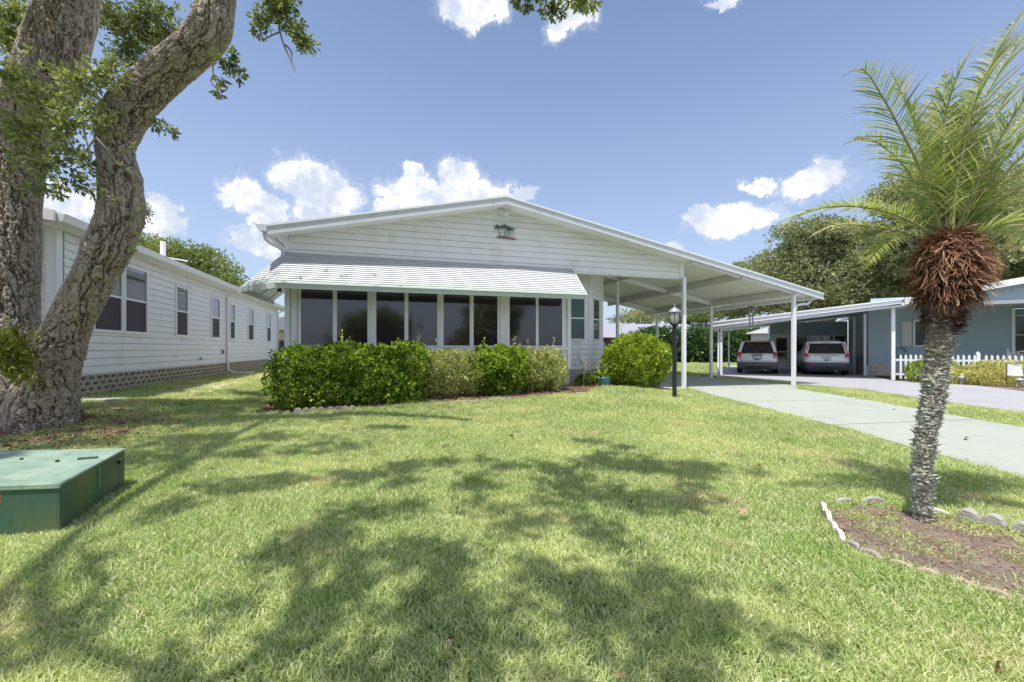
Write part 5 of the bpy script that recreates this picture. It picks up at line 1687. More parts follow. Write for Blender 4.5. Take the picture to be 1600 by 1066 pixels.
# sprays of leaves that the photograph shows
def spray(pts_px, D, n, leaf=.075, r=rng, drop=.25, tint=None, spread=1.1, per=5, twigs=14, jitter=.0):
    """pts_px: (px, py, rx, ry) lobes at distance D. returns leaf arrays and a twig MB in the oak's frame"""
    parts = []; tw = MB()
    tot = sum(a[2] * a[3] for a in pts_px)
    for px, py, rx, ry in pts_px:
        k = max(3, int(n * rx * ry / tot))
        c = np.array(opx(px, py, D))
        ex, ez = rx * D / 650, ry * D / 650
        nb_ = max(2, int(twigs * rx * ry / tot))
        tips = []
        for j in range(nb_):
            d = unit(r.normal(size=3)); e = c + d * np.array([ex, max(ex, ez) * .6 + .05, ez]) * r.uniform(.3, .9)
            s = c + r.normal(size=3) * np.array([ex, .1, ez]) * .2
            mid_ = (s + e) / 2 + r.normal(size=3) * .04
            tw.tube([tuple(s), tuple(mid_), tuple(e)], [.008, .006, .003], 4); tips.append((s, mid_, e))
        tt = r.random(k)
        idx = r.integers(0, nb_, k)
        q = np.array([tips[i][0] * (1 - u_) ** 2 + tips[i][1] * 2 * u_ * (1 - u_) + tips[i][2] * u_ ** 2 for i, u_ in zip(idx, tt)])
        q += r.normal(size=q.shape) * np.array([ex, ex * .5 + .05, ez]) * .22
        o = unit(q - c) + np.array([0, -.1, -drop])
        parts.append(rosettes(q, o, per, leaf, .42, spread, r, None if tint is None else np.clip(r.normal(tint, .2, k), 0, 1)))
    return parts, tw


allp = []; tws = MB()
sets = [
    # the mass of young shoots between the two stems
    ([(60, 150, 50, 40), (130, 130, 55, 40), (180, 115, 35, 30), (35, 200, 40, 45), (100, 190, 60, 40), (150, 175, 45, 30), (60, 250, 55, 35), (20, 120, 30, 30), (110, 235, 35, 22)], 5.75, 760, .085, .1, .68, 60),
    ([(110, 280, 22, 22), (135, 260, 18, 20), (60, 290, 30, 14), (150, 300, 10, 14), (95, 300, 14, 12)], 5.7, 90, .085, .4, .4, 16),
    # darker foliage behind
    ([(200, 40, 70, 45), (255, 60, 45, 40), (190, 90, 45, 30), (240, 20, 60, 25), (160, 20, 30, 30), (225, 110, 25, 20)], 8.2, 1000, .09, .1, .30, 30),
    ([(15, 60, 30, 60), (10, 140, 26, 50), (25, 20, 40, 30), (5, 230, 20, 40)], 7.6, 700, .09, .1, .6, 24),
    # hanging sprays right of the limb
    ([(355, 100, 16, 18), (372, 120, 10, 12), (345, 122, 10, 8), (362, 85, 14, 8)], 5.9, 60, .085, .4, .35, 14),
    ([(344, 148, 9, 6)], 5.9, 8, .08, .5, .35, 4),
    ([(258, 203, 14, 9), (246, 196, 10, 8)], 5.9, 26, .08, .2, .5, 8),
    ([(430, 10, 28, 24), (410, 30, 18, 18), (445, 30, 20, 20), (470, 62, 16, 20), (478, 78, 12, 14), (462, 42, 20, 14), (455, 5, 25, 10), (405, 50, 12, 10)], 5.2, 260, .075, .5, .45, 50),
    # at the top edge
    ([(820, 2, 20, 10), (850, 6, 18, 8), (866, 14, 14, 13), (880, 24, 10, 8), (862, 26, 8, 6), (830, -10, 40, 12)], 4.3, 120, .062, .6, .35, 22),
    ([(915, 4, 18, 10), (905, 14, 6, 8), (930, 2, 12, 6), (900, -10, 30, 10)], 4.0, 60, .066, .6, .6, 12),
    # tiny sprouts on the right stem
    ([(228, 330, 9, 22), (222, 372, 9, 14), (208, 392, 10, 8), (216, 300, 6, 10), (226, 352, 6, 10)], 5.95, 60, .04, .1, .5, 16),
    ([(190, 262, 12, 10), (205, 232, 14, 5), (170, 305, 8, 8)], 5.75, 16, .06, .2, .4, 8),
]
for lobes, D, n, lf_, drop, tn, tw_ in sets:
    ps, tw = spray(lobes, D, n, lf_, rng, drop, tn, twigs=tw_)
    allp += ps; tws.add(tw.v, tw.f)
v, f, t = join_arrays(allp)
put('leaf_spray', np_mesh('leaf_spray', v, f, t, M_oakleaf), None, oak)
# twigs: curled bare shoots
for pts, D in (([(95, 180), (60, 165), (30, 172), (0, 190)], 5.6), ([(85, 175), (72, 190), (66, 225)], 5.6), ([(150, 215), (130, 240), (110, 260), (96, 262)], 5.65), ([(150, 215), (170, 235), (180, 232)], 5.6),
               ([(130, 200), (140, 240), (142, 262), (136, 272)], 5.65), ([(430, -10), (435, 30), (440, 60), (452, 90), (462, 113)], 5.2), ([(438, 50), (425, 55), (408, 64)], 5.2), ([(445, 70), (455, 80), (456, 100)], 5.2),
               ([(332, 100), (334, 118), (343, 140)], 5.9), ([(334, 118), (329, 126), (336, 136), (352, 142), (357, 134)], 5.9), ([(215, 160), (150, 178), (120, 170)], 5.9), ([(245, 200), (250, 215)], 5.9),
               ([(70, 120), (110, 130), (150, 150), (185, 190)], 5.8)):
    pp = [opx(a, b, D) for a, b in pts]
    P_, R_ = spline(pp, [.014] + [.010] * (len(pp) - 2) + [.004], .05)
    tws.tube(P_, R_, 5)
put('twig', tws, M_twig, oak, kind='stuff')
# fern growing on the fork
fo = opx(24, 552, 5.72) + Vector((OX, OY, OZ))
fern = empty('resurrection_fern', tuple(fo), 0, 'yellow green fern clump growing on the oak trunk fork', 'fern')
n = 330
c = rng.normal(size=(n, 3)) * np.array([.14, .06, .19])
d = unit(c * np.array([1, .3, 1]) + np.array([0, -.25, -.05]) + rng.normal(size=(n, 3)) * .12)
n = 420
c = rng.normal(size=(n, 3)) * np.array([.12, .05, .16]); d = unit(c * np.array([1, .3, 1]) + np.array([0, -.35, -.15]))
v, f, t = rosettes(c, d, 5, .075, .30, .9, rng, np.clip(rng.normal(.5, .25, n), 0, 1), curl=.5)
put('frond', np_mesh('frond', v, f, t, M_fern), None, fern)

# ------------------------------------------------------------------ pygmy date palm
PX, PY = 3.06, 3.10
palm = empty('date_palm', (PX, PY, 0), 0, 'short date palm with scaly grey trunk and shaggy brown boot ball', 'palm tree')
mp_ = PY / 650


def ppx(px, py, dy=0.0): D = PY + dy; return Vector((D * (px - 800) / 650 - PX, dy, CAM_H + D * (545 - py) / 650))


axis = [(1443, 826, 19), (1442, 800, 17), (1441, 740, 19), (1447, 680, 20.5), (1458, 620, 22.5), (1464, 570, 24), (1468, 535, 26), (1470, 510, 31), (1474, 480, 40)]
axp = [ppx(a, b) for a, b, c in axis]; axr = [c * mp_ / math.sqrt(1 + ((a - 800) / 650) ** 2) for a, b, c in axis]
AP, AR = spline(axp, [r * .81 for r in axr], .03)
put('trunk_core', MB().tube(AP, AR, 18), M_core, palm, smooth=True)
# stubs in spirals
sp = []
Lt = len(AP)
r5 = np.random.default_rng(5)
V_, F_, T_ = [], [], []
o = 0
tot = 3000
for k in range(tot):
    s = .045 + .93 * k / tot
    i = min(int(s * (Lt - 1)), Lt - 2)
    p = np.array(AP[i]); rad_ = AR[i] * (1 + .07 * math.sin(k * .013) + r5.normal(0, .02))
    a = k * 2.39996 + r5.normal(0, .12)
    out = np.array([math.cos(a), math.sin(a), 0])
    sd = np.array([-math.sin(a), math.cos(a), 0])
    long_ = r5.random() < .12
    ln = (.032 if long_ else .013) * r5.uniform(.5, 1.5); w = .036 * r5.uniform(.5, 1.3); hgt = .008 * r5.uniform(.6, 1.6)
    b0 = p + out * rad_ * .95 + np.array([0, 0, r5.normal(0, .008)])
    tip = b0 + out * ln + np.array([0, 0, ln * r5.uniform(-.3, .9)]) + sd * r5.normal(0, .008)
    tw_ = w * r5.uniform(.15, .6)
    sk = np.array([0, 0, r5.normal(0, .004)])
    q = [b0 - sd * w / 2 - sk, b0 + sd * w / 2 + sk, b0 + np.array([0, 0, hgt]), b0 - np.array([0, 0, hgt]), tip - sd * tw_ / 2, tip + sd * tw_ / 2]
    V_ += q; F_ += [(o, o + 4, o + 2, o + 2), (o + 2, o + 4, o + 5, o + 5), (o + 2, o + 5, o + 1, o + 1), (o + 1, o + 5, o + 3, o + 3), (o + 3, o + 5, o + 4, o + 4), (o + 3, o + 4, o, o)]
    tm = .55 if s < .72 else .55 - (s - .72) * 2.6
    T_ += [np.clip(r5.normal(tm, .24), 0, 1)] * 6; o += 6
F_ = [f[:3] for f in F_]
put('leaf_stub', np_mesh('leaf_stub', np.array(V_), np.array(F_), np.array(T_), M_stub), None, palm, kind='stuff')
# dark boots where the trunk flares (fibrous)


def ribbons(n, centre, rad, r, ln, w, zr, droop, tmean, m, name, out_k=1.0):
    V_, F_, T_ = [], [], []
    o = 0
    c = np.array(centre)
    for k in range(n):
        zf = r.uniform(-1, 1)
        a = r.uniform(0, 2 * math.pi); 
        prof = math.sqrt(max(0, 1 - (zf * .92) ** 2))
        base = c + np.array([math.cos(a) * rad * prof * .55, math.sin(a) * rad * prof * .55, zf * zr * .9])
        d = np.array([math.cos(a) + r.normal(0, .35), math.sin(a) + r.normal(0, .35), r.normal(.2, .6)]); d /= np.linalg.norm(d)
        sd = np.array([-math.sin(a), math.cos(a), r.normal(0, .5)]); sd /= np.linalg.norm(sd)
        L_ = ln * r.uniform(.6, 1.35); wd = w * r.uniform(.5, 1.6); dr = droop * r.uniform(.3, 1.6)
        side = r.normal(0, .5)
        tint = np.clip(r.normal(tmean, .26), 0, 1)
        for j in range(5):
            u_ = j / 4
            p = base + d * L_ * u_ * out_k + np.array([0, 0, -1]) * dr * L_ * u_ * u_ + sd * side * L_ * .5 * u_ * u_
            ww = wd * (1 - u_ * .75)
            p = p + np.array([math.sin(u_ * 5 + a * 7), math.cos(u_ * 4 + a * 5), 0]) * .012 * u_
            V_ += [p - sd * ww / 2, p + sd * ww / 2 + d * .002]
            T_ += [tint, tint]
            if j: F_.append((o + j * 2 - 2, o + j * 2 - 1, o + j * 2 + 1, o + j * 2))
        o += 10
    return np_mesh(name, np.array(V_), np.array(F_), np.array(T_), m)


rp = np.random.default_rng(9)
bc = ppx(1483, 418)
put('dark_boot', ribbons(900, tuple(ppx(1474, 494)), .165, rp, .045, .020, .15, .2, .4, M_fibredk, 'dark_boot'), None, palm, kind='stuff')
put('boot_fibre', ribbons(2400, tuple(bc), .27, rp, .115, .0105, .235, .50, .38, M_fibre, 'boot_fibre'), None, palm, kind='stuff')
put('boot_fibre', ribbons(260, tuple(ppx(1482, 430)), .29, rp, .08, .020, .18, .8, .62, M_fibre, 'boot_fibre'), None, palm, kind='stuff')
put('boot_fibre', ribbons(700, tuple(ppx(1480, 460)), .235, rp, .07, .016, .10, .8, .28, M_fibre, 'boot_fibre'), None, palm, kind='stuff')
put('boot_fibre', ribbons(500, tuple(ppx(1484, 378)), .14, rp, .09, .016, .09, .1, .5, M_fibre, 'boot_fibre'), None, palm, kind='stuff')
put('crown_heart', MB().lathe([(.08, -.34), (.12, -.2), (.14, 0), (.10, .12), (.04, .19)], 14, tuple(bc)), M_core, palm, smooth=True)
# fronds
hub = ppx(1483, 372)


def frond(az, el, L_, droop, seed, tmean=.45, tip_dry=.40, lw_=.0125, ll=.30, sweep=0.0, ctrl=None, n=62, side_bias=0.0):
    r = np.random.default_rng(seed)
    if ctrl is None:
        d = np.array([math.cos(el) * math.cos(az), math.cos(el) * math.sin(az), math.sin(el)])
        sidev = unit(np.cross(d, [0, 0, 1.0])[None])[0]
        pts = [np.array(hub) + np.array([d[0] * .06, d[1] * .06, -.03]) + d * L_ * t_ + np.array([0, 0, -1]) * droop * L_ * t_ ** 2.1 + sidev * sweep * L_ * t_ ** 2 for t_ in np.linspace(0, 1, 9)]
    else:
        pts = ctrl
    rr_ = list(np.linspace(.013, .0025, len(pts)))
    P_, R_ = spline([Vector(tuple(p)) for p in pts], rr_, L_ / 30)
    fr = empty('frond', (0, 0, 0)); fr.parent = palm
    put('stalk', MB().tube(P_, R_, 6), M_rachis, fr, smooth=True)
    P = np.array([tuple(p) for p in P_]); T = unit(np.gradient(P, axis=0))
    k = len(P)
    V_, F_, T_ = [], [], []
    o = 0
    for i in range(n):
        u_ = .14 + .86 * i / (n - 1)
        j = min(int(u_ * (k - 1)), k - 2); w_ = u_ * (k - 1) - j
        p = P[j] * (1 - w_) + P[j + 1] * w_; t_ = T[j]
        sd0 = np.cross(t_, [0, 0, 1.0]); nn_ = np.linalg.norm(sd0)
        sd0 = sd0 / nn_ if nn_ > .15 else np.array([1.0, 0, 0])
        up = np.cross(sd0, t_)
        prof = (math.sin(math.pi * min(1, .14 + u_ * .92)) ** .55)
        for s in (-1, 1):
            L2 = ll * prof * r.uniform(.8, 1.12)
            fwd = .55 + .75 * u_
            dd = sd0 * s * (1 + s * side_bias) + t_ * fwd + up * r.normal(.32, .16)
            dd = dd / np.linalg.norm(dd)
            ww = lw_ * r.uniform(.75, 1.15)
            dr = r.uniform(.12, .38)
            wdir = np.cross(dd, up); wdir = wdir / max(np.linalg.norm(wdir), 1e-6)
            wdir = wdir * .75 + up * r.normal(0, .45); wdir = wdir / np.linalg.norm(wdir)
            dry = r.random() < tip_dry * (.3 + u_)
            tb = np.clip(r.normal(tmean, .14), 0, .74)
            for q in range(4):
                v_ = q / 3
                pp = p + dd * L2 * v_ + np.array([0, 0, -1]) * dr * L2 * v_ * v_ + r.normal(size=3) * .002
                wv = ww * (1 - .85 * v_ ** 1.6) * (1 if q else .7)
                V_ += [pp - wdir * wv / 2, pp + wdir * wv / 2]
                tt_ = 1.0 if (dry and v_ > .45) else tb
                if tip_dry > .8: tt_ = np.clip(r.normal(.85, .1), 0, 1)
                T_ += [tt_, tt_]
                if q: F_.append((o + q * 2 - 2, o + q * 2 - 1, o + q * 2 + 1, o + q * 2))
            o += 8
    put('leaflet', np_mesh('leaflet', np.array(V_), np.array(F_), np.array(T_), M_palmleaf), None, fr, kind='stuff')
    return fr


def ctrl(*p): return [np.array(ppx(*q)) for q in p]


F = frond
F(0, 0, 1.5, 0, 101, .46, .3, ll=.42, ctrl=ctrl((1476, 385, 0), (1462, 330, 0), (1438, 265, -.03), (1408, 205, -.08), (1378, 150, -.12), (1348, 108, -.12), (1318, 118, -.1)))
F(0, 0, 1.4, 0, 133, .48, .45, ll=.34, ctrl=ctrl((1476, 385, .05), (1446, 310, .1), (1402, 248, .16), (1356, 216, .2), (1318, 226, .22)))
F(0, 0, 1.7, 0, 134, .48, .5, ll=.38, n=72, ctrl=ctrl((1486, 380, -.02), (1498, 270, -.04), (1522, 165, -.08), (1560, 75, -.1), (1605, 10, -.12)))
F(0, 0, 1.5, 0, 131, .50, .5, ll=.34, ctrl=ctrl((1478, 385, 0), (1470, 320, .1), (1450, 250, .18), (1425, 180, .26), (1392, 110, .3)))
F(0, 0, 1.6, 0, 132, .50, .55, ll=.36, n=70, ctrl=ctrl((1484, 380, 0), (1494, 300, .06), (1512, 220, .12), (1545, 140, .16), (1590, 70, .15), (1640, 20, .1)))
F(0, 0, 1.4, 0, 102, .45, .15, ll=.26, ctrl=ctrl((1476, 380, .05), (1430, 350, .05), (1380, 330, .08), (1320, 322, .1), (1260, 332, .12), (1212, 362, .12)))
F(0, 0, 1.3, 0, 103, .70, .5, ll=.22, n=40, ctrl=ctrl((1472, 385, .1), (1420, 365, .2), (1370, 355, .3), (1310, 352, .35), (1262, 372, .4)))
F(0, 0, 1.7, 0, 104, .42, .35, ll=.34, ctrl=ctrl((1480, 380, 0), (1478, 310, .02), (1474, 240, .05), (1480, 170, .05), (1500, 110, .0), (1530, 60, -.05)))
F(0, 0, 1.8, 0, 105, .50, .5, ll=.34, ctrl=ctrl((1482, 380, 0), (1488, 300, -.02), (1500, 220, -.05), (1530, 140, -.1), (1570, 80, -.15), (1620, 35, -.2)))
F(0, 0, 1.7, 0, 106, .55, .5, ll=.34, ctrl=ctrl((1486, 380, 0), (1500, 310, .05), (1525, 240, .1), (1560, 170, .12), (1600, 120, .1), (1660, 90, .1)))
F(0, 0, 1.7, 0, 107, .42, .25, ll=.32, ctrl=ctrl((1490, 380, 0), (1520, 320, -.05), (1560, 262, -.12), (1610, 205, -.2), (1670, 170, -.3)))
F(0, 0, 1.6, 0, 108, .46, .25, ll=.30, ctrl=ctrl((1492, 382, 0), (1530, 340, .05), (1580, 300, .1), (1640, 272, .15), (1710, 270, .2)))
F(0, 0, 1.5, 0, 109, .52, .35, ll=.28, ctrl=ctrl((1494, 386, 0), (1540, 360, -.1), (1590, 345, -.2), (1650, 345, -.28), (1700, 370, -.35)))
F(0, 0, 1.5, 0, 110, .40, .2, ll=.3, ctrl=ctrl((1480, 380, .05), (1472, 320, .2), (1462, 260, .35), (1455, 200, .5), (1462, 150, .62)))
F(R(60), R(68), 1.5, .35, 111, .38, .2)
F(R(30), R(60), 1.5, .40, 114, .40, .2)
F(R(15), R(78), 1.5, .20, 115, .45, .3)
F(R(75), R(35), 1.4, .6, 116, .5, .3, ll=.26)
F(R(-15), R(62), 1.5, .35, 117, .48, .3)
F(R(-70), R(72), 1.35, .25, 119, .46, .3)
F(R(20), R(32), 1.5, .55, 120, .5, .4, ll=.28)
F(R(110), R(80), 1.5, .12, 121, .36, .1)

for i_, (az_, el_, l_, dr_, tm_) in enumerate(((5, 52, 1.6, .3, .5), (-5, 66, 1.65, .28, .45), (40, 74, 1.6, .22, .42), (25, 45, 1.5, .45, .5), (80, 50, 1.5, .4, .4), (10, 20, 1.3, .4, .62), (60, 82, 1.6, .1, .4))):
    F(R(az_), R(el_), l_, dr_, 140 + i_, tm_, .35, ll=.31, sweep=random.uniform(-.15, .15))

# palm bed: soil, edging stones, fallen bits
bed_pts = [(2.46, 3.34), (2.30, 3.02), (2.18, 2.70), (2.26, 2.48), (2.42, 2.28), (2.62, 2.06), (2.95, 1.78), (3.4, 1.5), (3.9, 1.6), (3.85, 2.1), (3.62, 2.62), (3.42, 2.92), (3.25, 3.16), (3.10, 3.34), (2.85, 3.42), (2.62, 3.42)]


def patch(name, pts, m, zf, lift=.02, res=.06, dome=.03):
    """irregular soil patch: fine grid clipped to a polygon, slightly domed and lumpy"""
    P = np.array(pts); x0, y0 = P.min(0) - .05; x1, y1 = P.max(0) + .05
    xs = np.arange(x0, x1, res); ys = np.arange(y0, y1, res)
    X, Y = np.meshgrid(xs, ys); x, y = X.ravel(), Y.ravel()
    ins = inside(x + (fbm(np.stack([x, y, y * 0], 1) * 6, 2) - .5) * .1, y + (fbm(np.stack([x, y, y * 0 + 5], 1) * 6, 2) - .5) * .1, pts)
    z = terrain(x, y) + lift + dome * (fbm(np.stack([x, y, x * 0], 1) * 7, 4) - .3)
    nx, ny = len(xs), len(ys)
    i, j = np.meshgrid(np.arange(nx - 1), np.arange(ny - 1)); a = (j * nx + i).ravel()
    f = np.stack([a, a + 1, a + nx + 1, a + nx], 1)
    f = f[ins[f].all(axis=1)]
    return put(name, np_mesh(name, np.stack([x, y, z], 1), f, m=m, smooth=True), None, kind='structure')


def inside(x, y, pts):
    c = np.zeros(len(x), bool); n = len(pts)
    for i in range(n):
        x1_, y1_ = pts[i]; x2_, y2_ = pts[(i + 1) % n]
        if y1_ == y2_: continue
        cond = ((y1_ > y) != (y2_ > y)) & (x < (x2_ - x1_) * (y - y1_) / (y2_ - y1_) + x1_)
        c ^= cond
    return c


patch('palm_bed_soil', bed_pts, M_mulch, 0, .012, .03, .03)
hb = [MH(-7.75, -2.35), MH(-5.5, -2.30), MH(-3.5, -2.15), MH(-1.5, -1.95), MH(-.3, -1.75), MH(.4, -.9), MH(1.2, -.5), MH(1.2, .75), MH(-.0, .1), MH(-7.7, .1)]
patch('hedge_bed_soil', hb, M_redmulch, 0, .015, .06, .03)
rb_ = [(2.3, 12.2), (4.6, 12.05), (5.1, 12.9), (4.7, 13.6), (2.3, 13.4)]
patch('round_bush_bed_soil', rb_, M_redmulch, 0, .012, .06, .03)
ob = [(-7.0, 5.3), (-5.9, 5.5), (-5.4, 6.0), (-5.9, 6.6), (-6.6, 6.9), (-8.6, 6.9), (-9, 5.2)]
patch('oak_bed_soil', ob, M_redmulch, 0, .010, .06, .03)
sb = [(15.9, 12.9), (16.4, 14.7), (15.2, 16.7), NB(5.2, .3), NB(12.5, .3), (21, 11)]
patch('fence_bed_soil', sb, M_mulch, 0, -.02, .15, .03)


dryp = [LH(.55, -.3), LH(1.7, -.1), LH(2.3, 3), LH(2.9, 7), LH(3.0, 11), LH(1.2, 13), LH(.7, 8), LH(.5, 3)]
patch('box_edge_soil', [(-3.16, 2.86), (-3.02, 2.98), (-3.32, 3.62), (-3.55, 4.05), (-3.70, 3.95)], M_mulch, 0, .012, .03, .02)
patch('dry_ground', dryp, M_dry, 0, .008, .1, .02)


def scallop(name, a, b, m, label, h=.085, lobes=2, t=.045, tilt=0.0, group=None, sink=.02, seed=0):
    """one moulded edging piece from a to b with rounded lobes on top"""
    r = random.Random(seed)
    A, B_ = Vector(a), Vector(b); L_ = (B_ - A).length; ang = math.atan2(B_.y - A.y, B_.x - A.x)
    prof = [(0, -sink)]
    for k in range(lobes):
        hh = h * r.uniform(.9, 1.08)
        for j in range(8):
            q = j / 7; x = L_ * (k + q) / lobes
            prof.append((x, h * .45 + hh * .55 * math.sin(math.pi * q) ** .6))
    prof.append((L_, -sink))
    mb = MB().prism(prof, -t / 2, t / 2)
    return put(name, mb, m, None, loc=(a[0], a[1], gz(*a) + .0), rot=(tilt, 0, ang), label=label, cat='edging stone', group=group, bevel=.012)


GE = 'scalloped edging stones round the palm bed'
PE = [((2.50, 3.36), (2.34, 3.06), M_stonew, 2, .075, 'pale edging piece at the far left bend of the palm bed'),
      ((2.33, 3.04), (2.20, 2.76), M_stonew, 2, .06, 'second pale edging piece down the left of the palm bed'),
      ((2.195, 2.74), (2.24, 2.52), M_stonep, 2, .05, 'buried brown edging piece where the palm bed turns'),
      ((2.25, 2.50), (2.40, 2.31), M_stonet, 2, .05, 'tan edging piece on the near side of the palm bed'),
      ((2.41, 2.30), (2.56, 2.12), M_stonet, 2, .05, 'last tan edging piece showing on the near side'),
      ((2.66, 3.43), (2.84, 3.46), M_stone, 1, .06, 'small grey lobe at the back left of the palm bed'),
      ((2.90, 3.45), (3.08, 3.42), M_stone, 1, .07, 'grey lobe behind the bed left of the palm trunk'),
      ((3.22, 3.30), (3.34, 3.16), M_stonew, 1, .06, 'low pale lobe just right of the palm trunk'),
      ((3.38, 3.16), (3.50, 2.94), M_stone, 2, .10, 'large grey double lobed stone right of the palm'),
      ((3.51, 2.92), (3.61, 2.72), M_stone, 2, .10, 'large grey double lobed stone next to the frame edge'),
      ((3.62, 2.70), (3.74, 2.48), M_stone, 2, .095, 'large grey stone cut off by the picture edge')]
for i, (a, b, m, lb_, hh, lab) in enumerate(PE):
    scallop('edging_stone', a, b, m, lab, hh, lb_, .034 if hh < .1 else .075, group=GE, seed=i, sink=.03)
GH = 'scalloped edging stones in front of the hedge'
ex = [(-6.95, -2.36, 'left end piece of the pinkish edging under the hedge'), (-6.35, -2.36, 'second pinkish edging piece under the hedge'),
      (-3.7, -2.2, 'half buried grey edging piece under the first cream bush'), (-2.9, -2.12, 'half buried grey edging piece near the middle of the bed'), (-.62, -1.9, 'small grey edging piece below the last cream bush')]
for i, (u, v, lab) in enumerate(ex):
    a = MH(u, v); b = MH(u + .56, v + .03)
    scallop('edging_stone', a, b, M_stonep if i < 2 else M_stone, lab, .11 if i < 2 else .06, 4, .05, group=GH, seed=20 + i)
flat = MB()
put('stepping_slab', MB().box(-.9, .55, -.28, .28, -.03, .045), M_stone, None, loc=(-8.15, 8.1, gz(-8.15, 8.1) - .0), rot=(0, 0, .1), label='grey concrete slab on the ground beside the long white house', cat='slab', bevel=.01)

# mulch chips, litter and small fallen things


def scatter_leaves(name, pts, n, leaf, m, seed, lift=.03, tmean=.5):
    r = np.random.default_rng(seed)
    P = np.array(pts); x0, y0 = P.min(0); x1, y1 = P.max(0)
    x = r.uniform(x0, x1, n * 3); y = r.uniform(y0, y1, n * 3)
    k = inside(x, y, pts); x, y = x[k][:n], y[k][:n]
    p = np.stack([x, y, terrain(x, y) + lift + r.uniform(0, .012, len(x))], 1)
    d = unit(np.stack([r.normal(size=len(x)), r.normal(size=len(x)), r.normal(0, .25, len(x))], 1))
    v, f, t = leaf_arrays(p, d, leaf * r.uniform(.6, 1.3, len(x)), leaf * .38, tint=np.clip(r.normal(tmean, .25, len(x)), 0, 1), r=r)
    put(name, np_mesh(name, v, f, t, m), None, kind='stuff')


scatter_leaves('mulch_chips', hb, 2600, .07, M_litter, 61, .04, .35)
scatter_leaves('bed_litter', bed_pts, 800, .030, M_litter, 62, .035, .6)
scatter_leaves('oak_leaf_litter', [(-9, 4.6), (-5.2, 4.9), (-4.9, 6.4), (-6.2, 7.4), (-9, 7.2)], 3000, .055, M_litter, 63, .04, .4)
scatter_leaves('bush_mulch_chips', rb_, 700, .06, M_litter, 64, .035, .35)
for i, (x, y, zz, l, lab) in enumerate(((1.68, 3.08, .07, .10, 'upright tan dead leaf caught in the middle of the lawn'), (-.05, 5.9, .06, .08, 'small brown leaf on the far lawn'),
                                   (6.35, 5.85, .03, .16, 'curled brown leaf lying on the green drive'), (1.88, 1.62, .05, .09, 'reddish dead leaf at the near edge of the lawn'),
                                   (3.05, 4.7, .06, .07, 'dark brown leaf lying in the grass between palm and drive'), (8.0, 8.75, .02, .16, 'thin dry twig leaf on the far part of the drive'))):
    n = 1
    v, f, t = leaf_arrays(np.zeros((1, 3)), np.array([[.8, .3, .5 if i == 0 else -.02]]), l, l * .45, fold=.3, tint=np.array([.72 if i == 0 else .35 + .1 * i % .3]), r=np.random.default_rng(i), curl=.3)
    put('fallen_leaf', np_mesh('fallen_leaf', v, f, t, M_litter), None, loc=(x, y, gz(x, y) + zz), label=lab, cat='leaf', group='single fallen leaves')

scatter_leaves('lawn_leaf_specks', [(-6, 2), (-1.5, 1.2), (2.0, 1.2), (4.6, 6), (4.8, 11), (1, 11.5), (-5.5, 8.3)], 110, .045, M_litter, 66, .045, .45)
# ------------------------------------------------------------------ grass
GRASS_T = [(.15, .235, .05), (.29, .395, .115), (.455, .545, .22), (.63, .68, .39), (.72, .65, .48)]
M_grass = mat('lawn_grass_blade', rough=.5, tint=GRASS_T, trans=.30, spec=.3,
              noise=[(.55, 4, .44, .64, (.68, .69, .36), .55), (1.7, 4, .52, .70, (.28, .43, .09), .5), (.9, 5, .55, .70, (.66, .56, .38), .65)])
gcol = bpy.data.collections.new('grass_tufts')


def tuft(name, nb_, rad_, hgt, w, seed, dry=.12):
    r = np.random.default_rng(seed)
    a = r.uniform(0, 2 * math.pi, nb_); q = rad_ * np.sqrt(r.random(nb_))
    base = np.stack([q * np.cos(a), q * np.sin(a), np.zeros(nb_)], 1)
    la = r.uniform(0, 2 * math.pi, nb_); lean = r.uniform(.15, 1.1, nb_)
    d = np.stack([np.cos(la) * lean, np.sin(la) * lean, np.ones(nb_)], 1); d = unit(d)
    L_ = hgt * r.uniform(.5, 1.25, nb_)
    sd = unit(np.cross(d, np.array([0, 0, 1.0]) + r.normal(size=(nb_, 3)) * .4))
    ww = w * r.uniform(.7, 1.3, nb_)
    mid_ = base + d * (L_ * .55)[:, None]
    tip = base + d * L_[:, None] - np.array([0, 0, 1.0]) * (L_ * .22 * lean)[:, None] + np.stack([np.cos(la), np.sin(la), la * 0], 1) * (L_ * .15)[:, None]
    V = np.stack([base - sd * ww[:, None] * .4, base + sd * ww[:, None] * .4, mid_ + sd * ww[:, None] * .5, mid_ - sd * ww[:, None] * .5, tip], 1).reshape(-1, 3)
    i = np.arange(nb_)[:, None] * 5
    f = np.concatenate([i + [[0, 1, 2]], i + [[0, 2, 3]], i + [[3, 2, 4]]], 0)
    t = np.clip(r.normal(.42, .24, nb_), 0, .78); t = np.where(r.random(nb_) < dry, r.uniform(.8, 1, nb_), t)
    o = bpy.data.objects.new(name, np_mesh(name, V, f, np.repeat(t, 5), M_grass))
    gcol.objects.link(o)


for k in range(6): tuft('tuft', 150, .115, .058, .0056, 200 + k, .16)


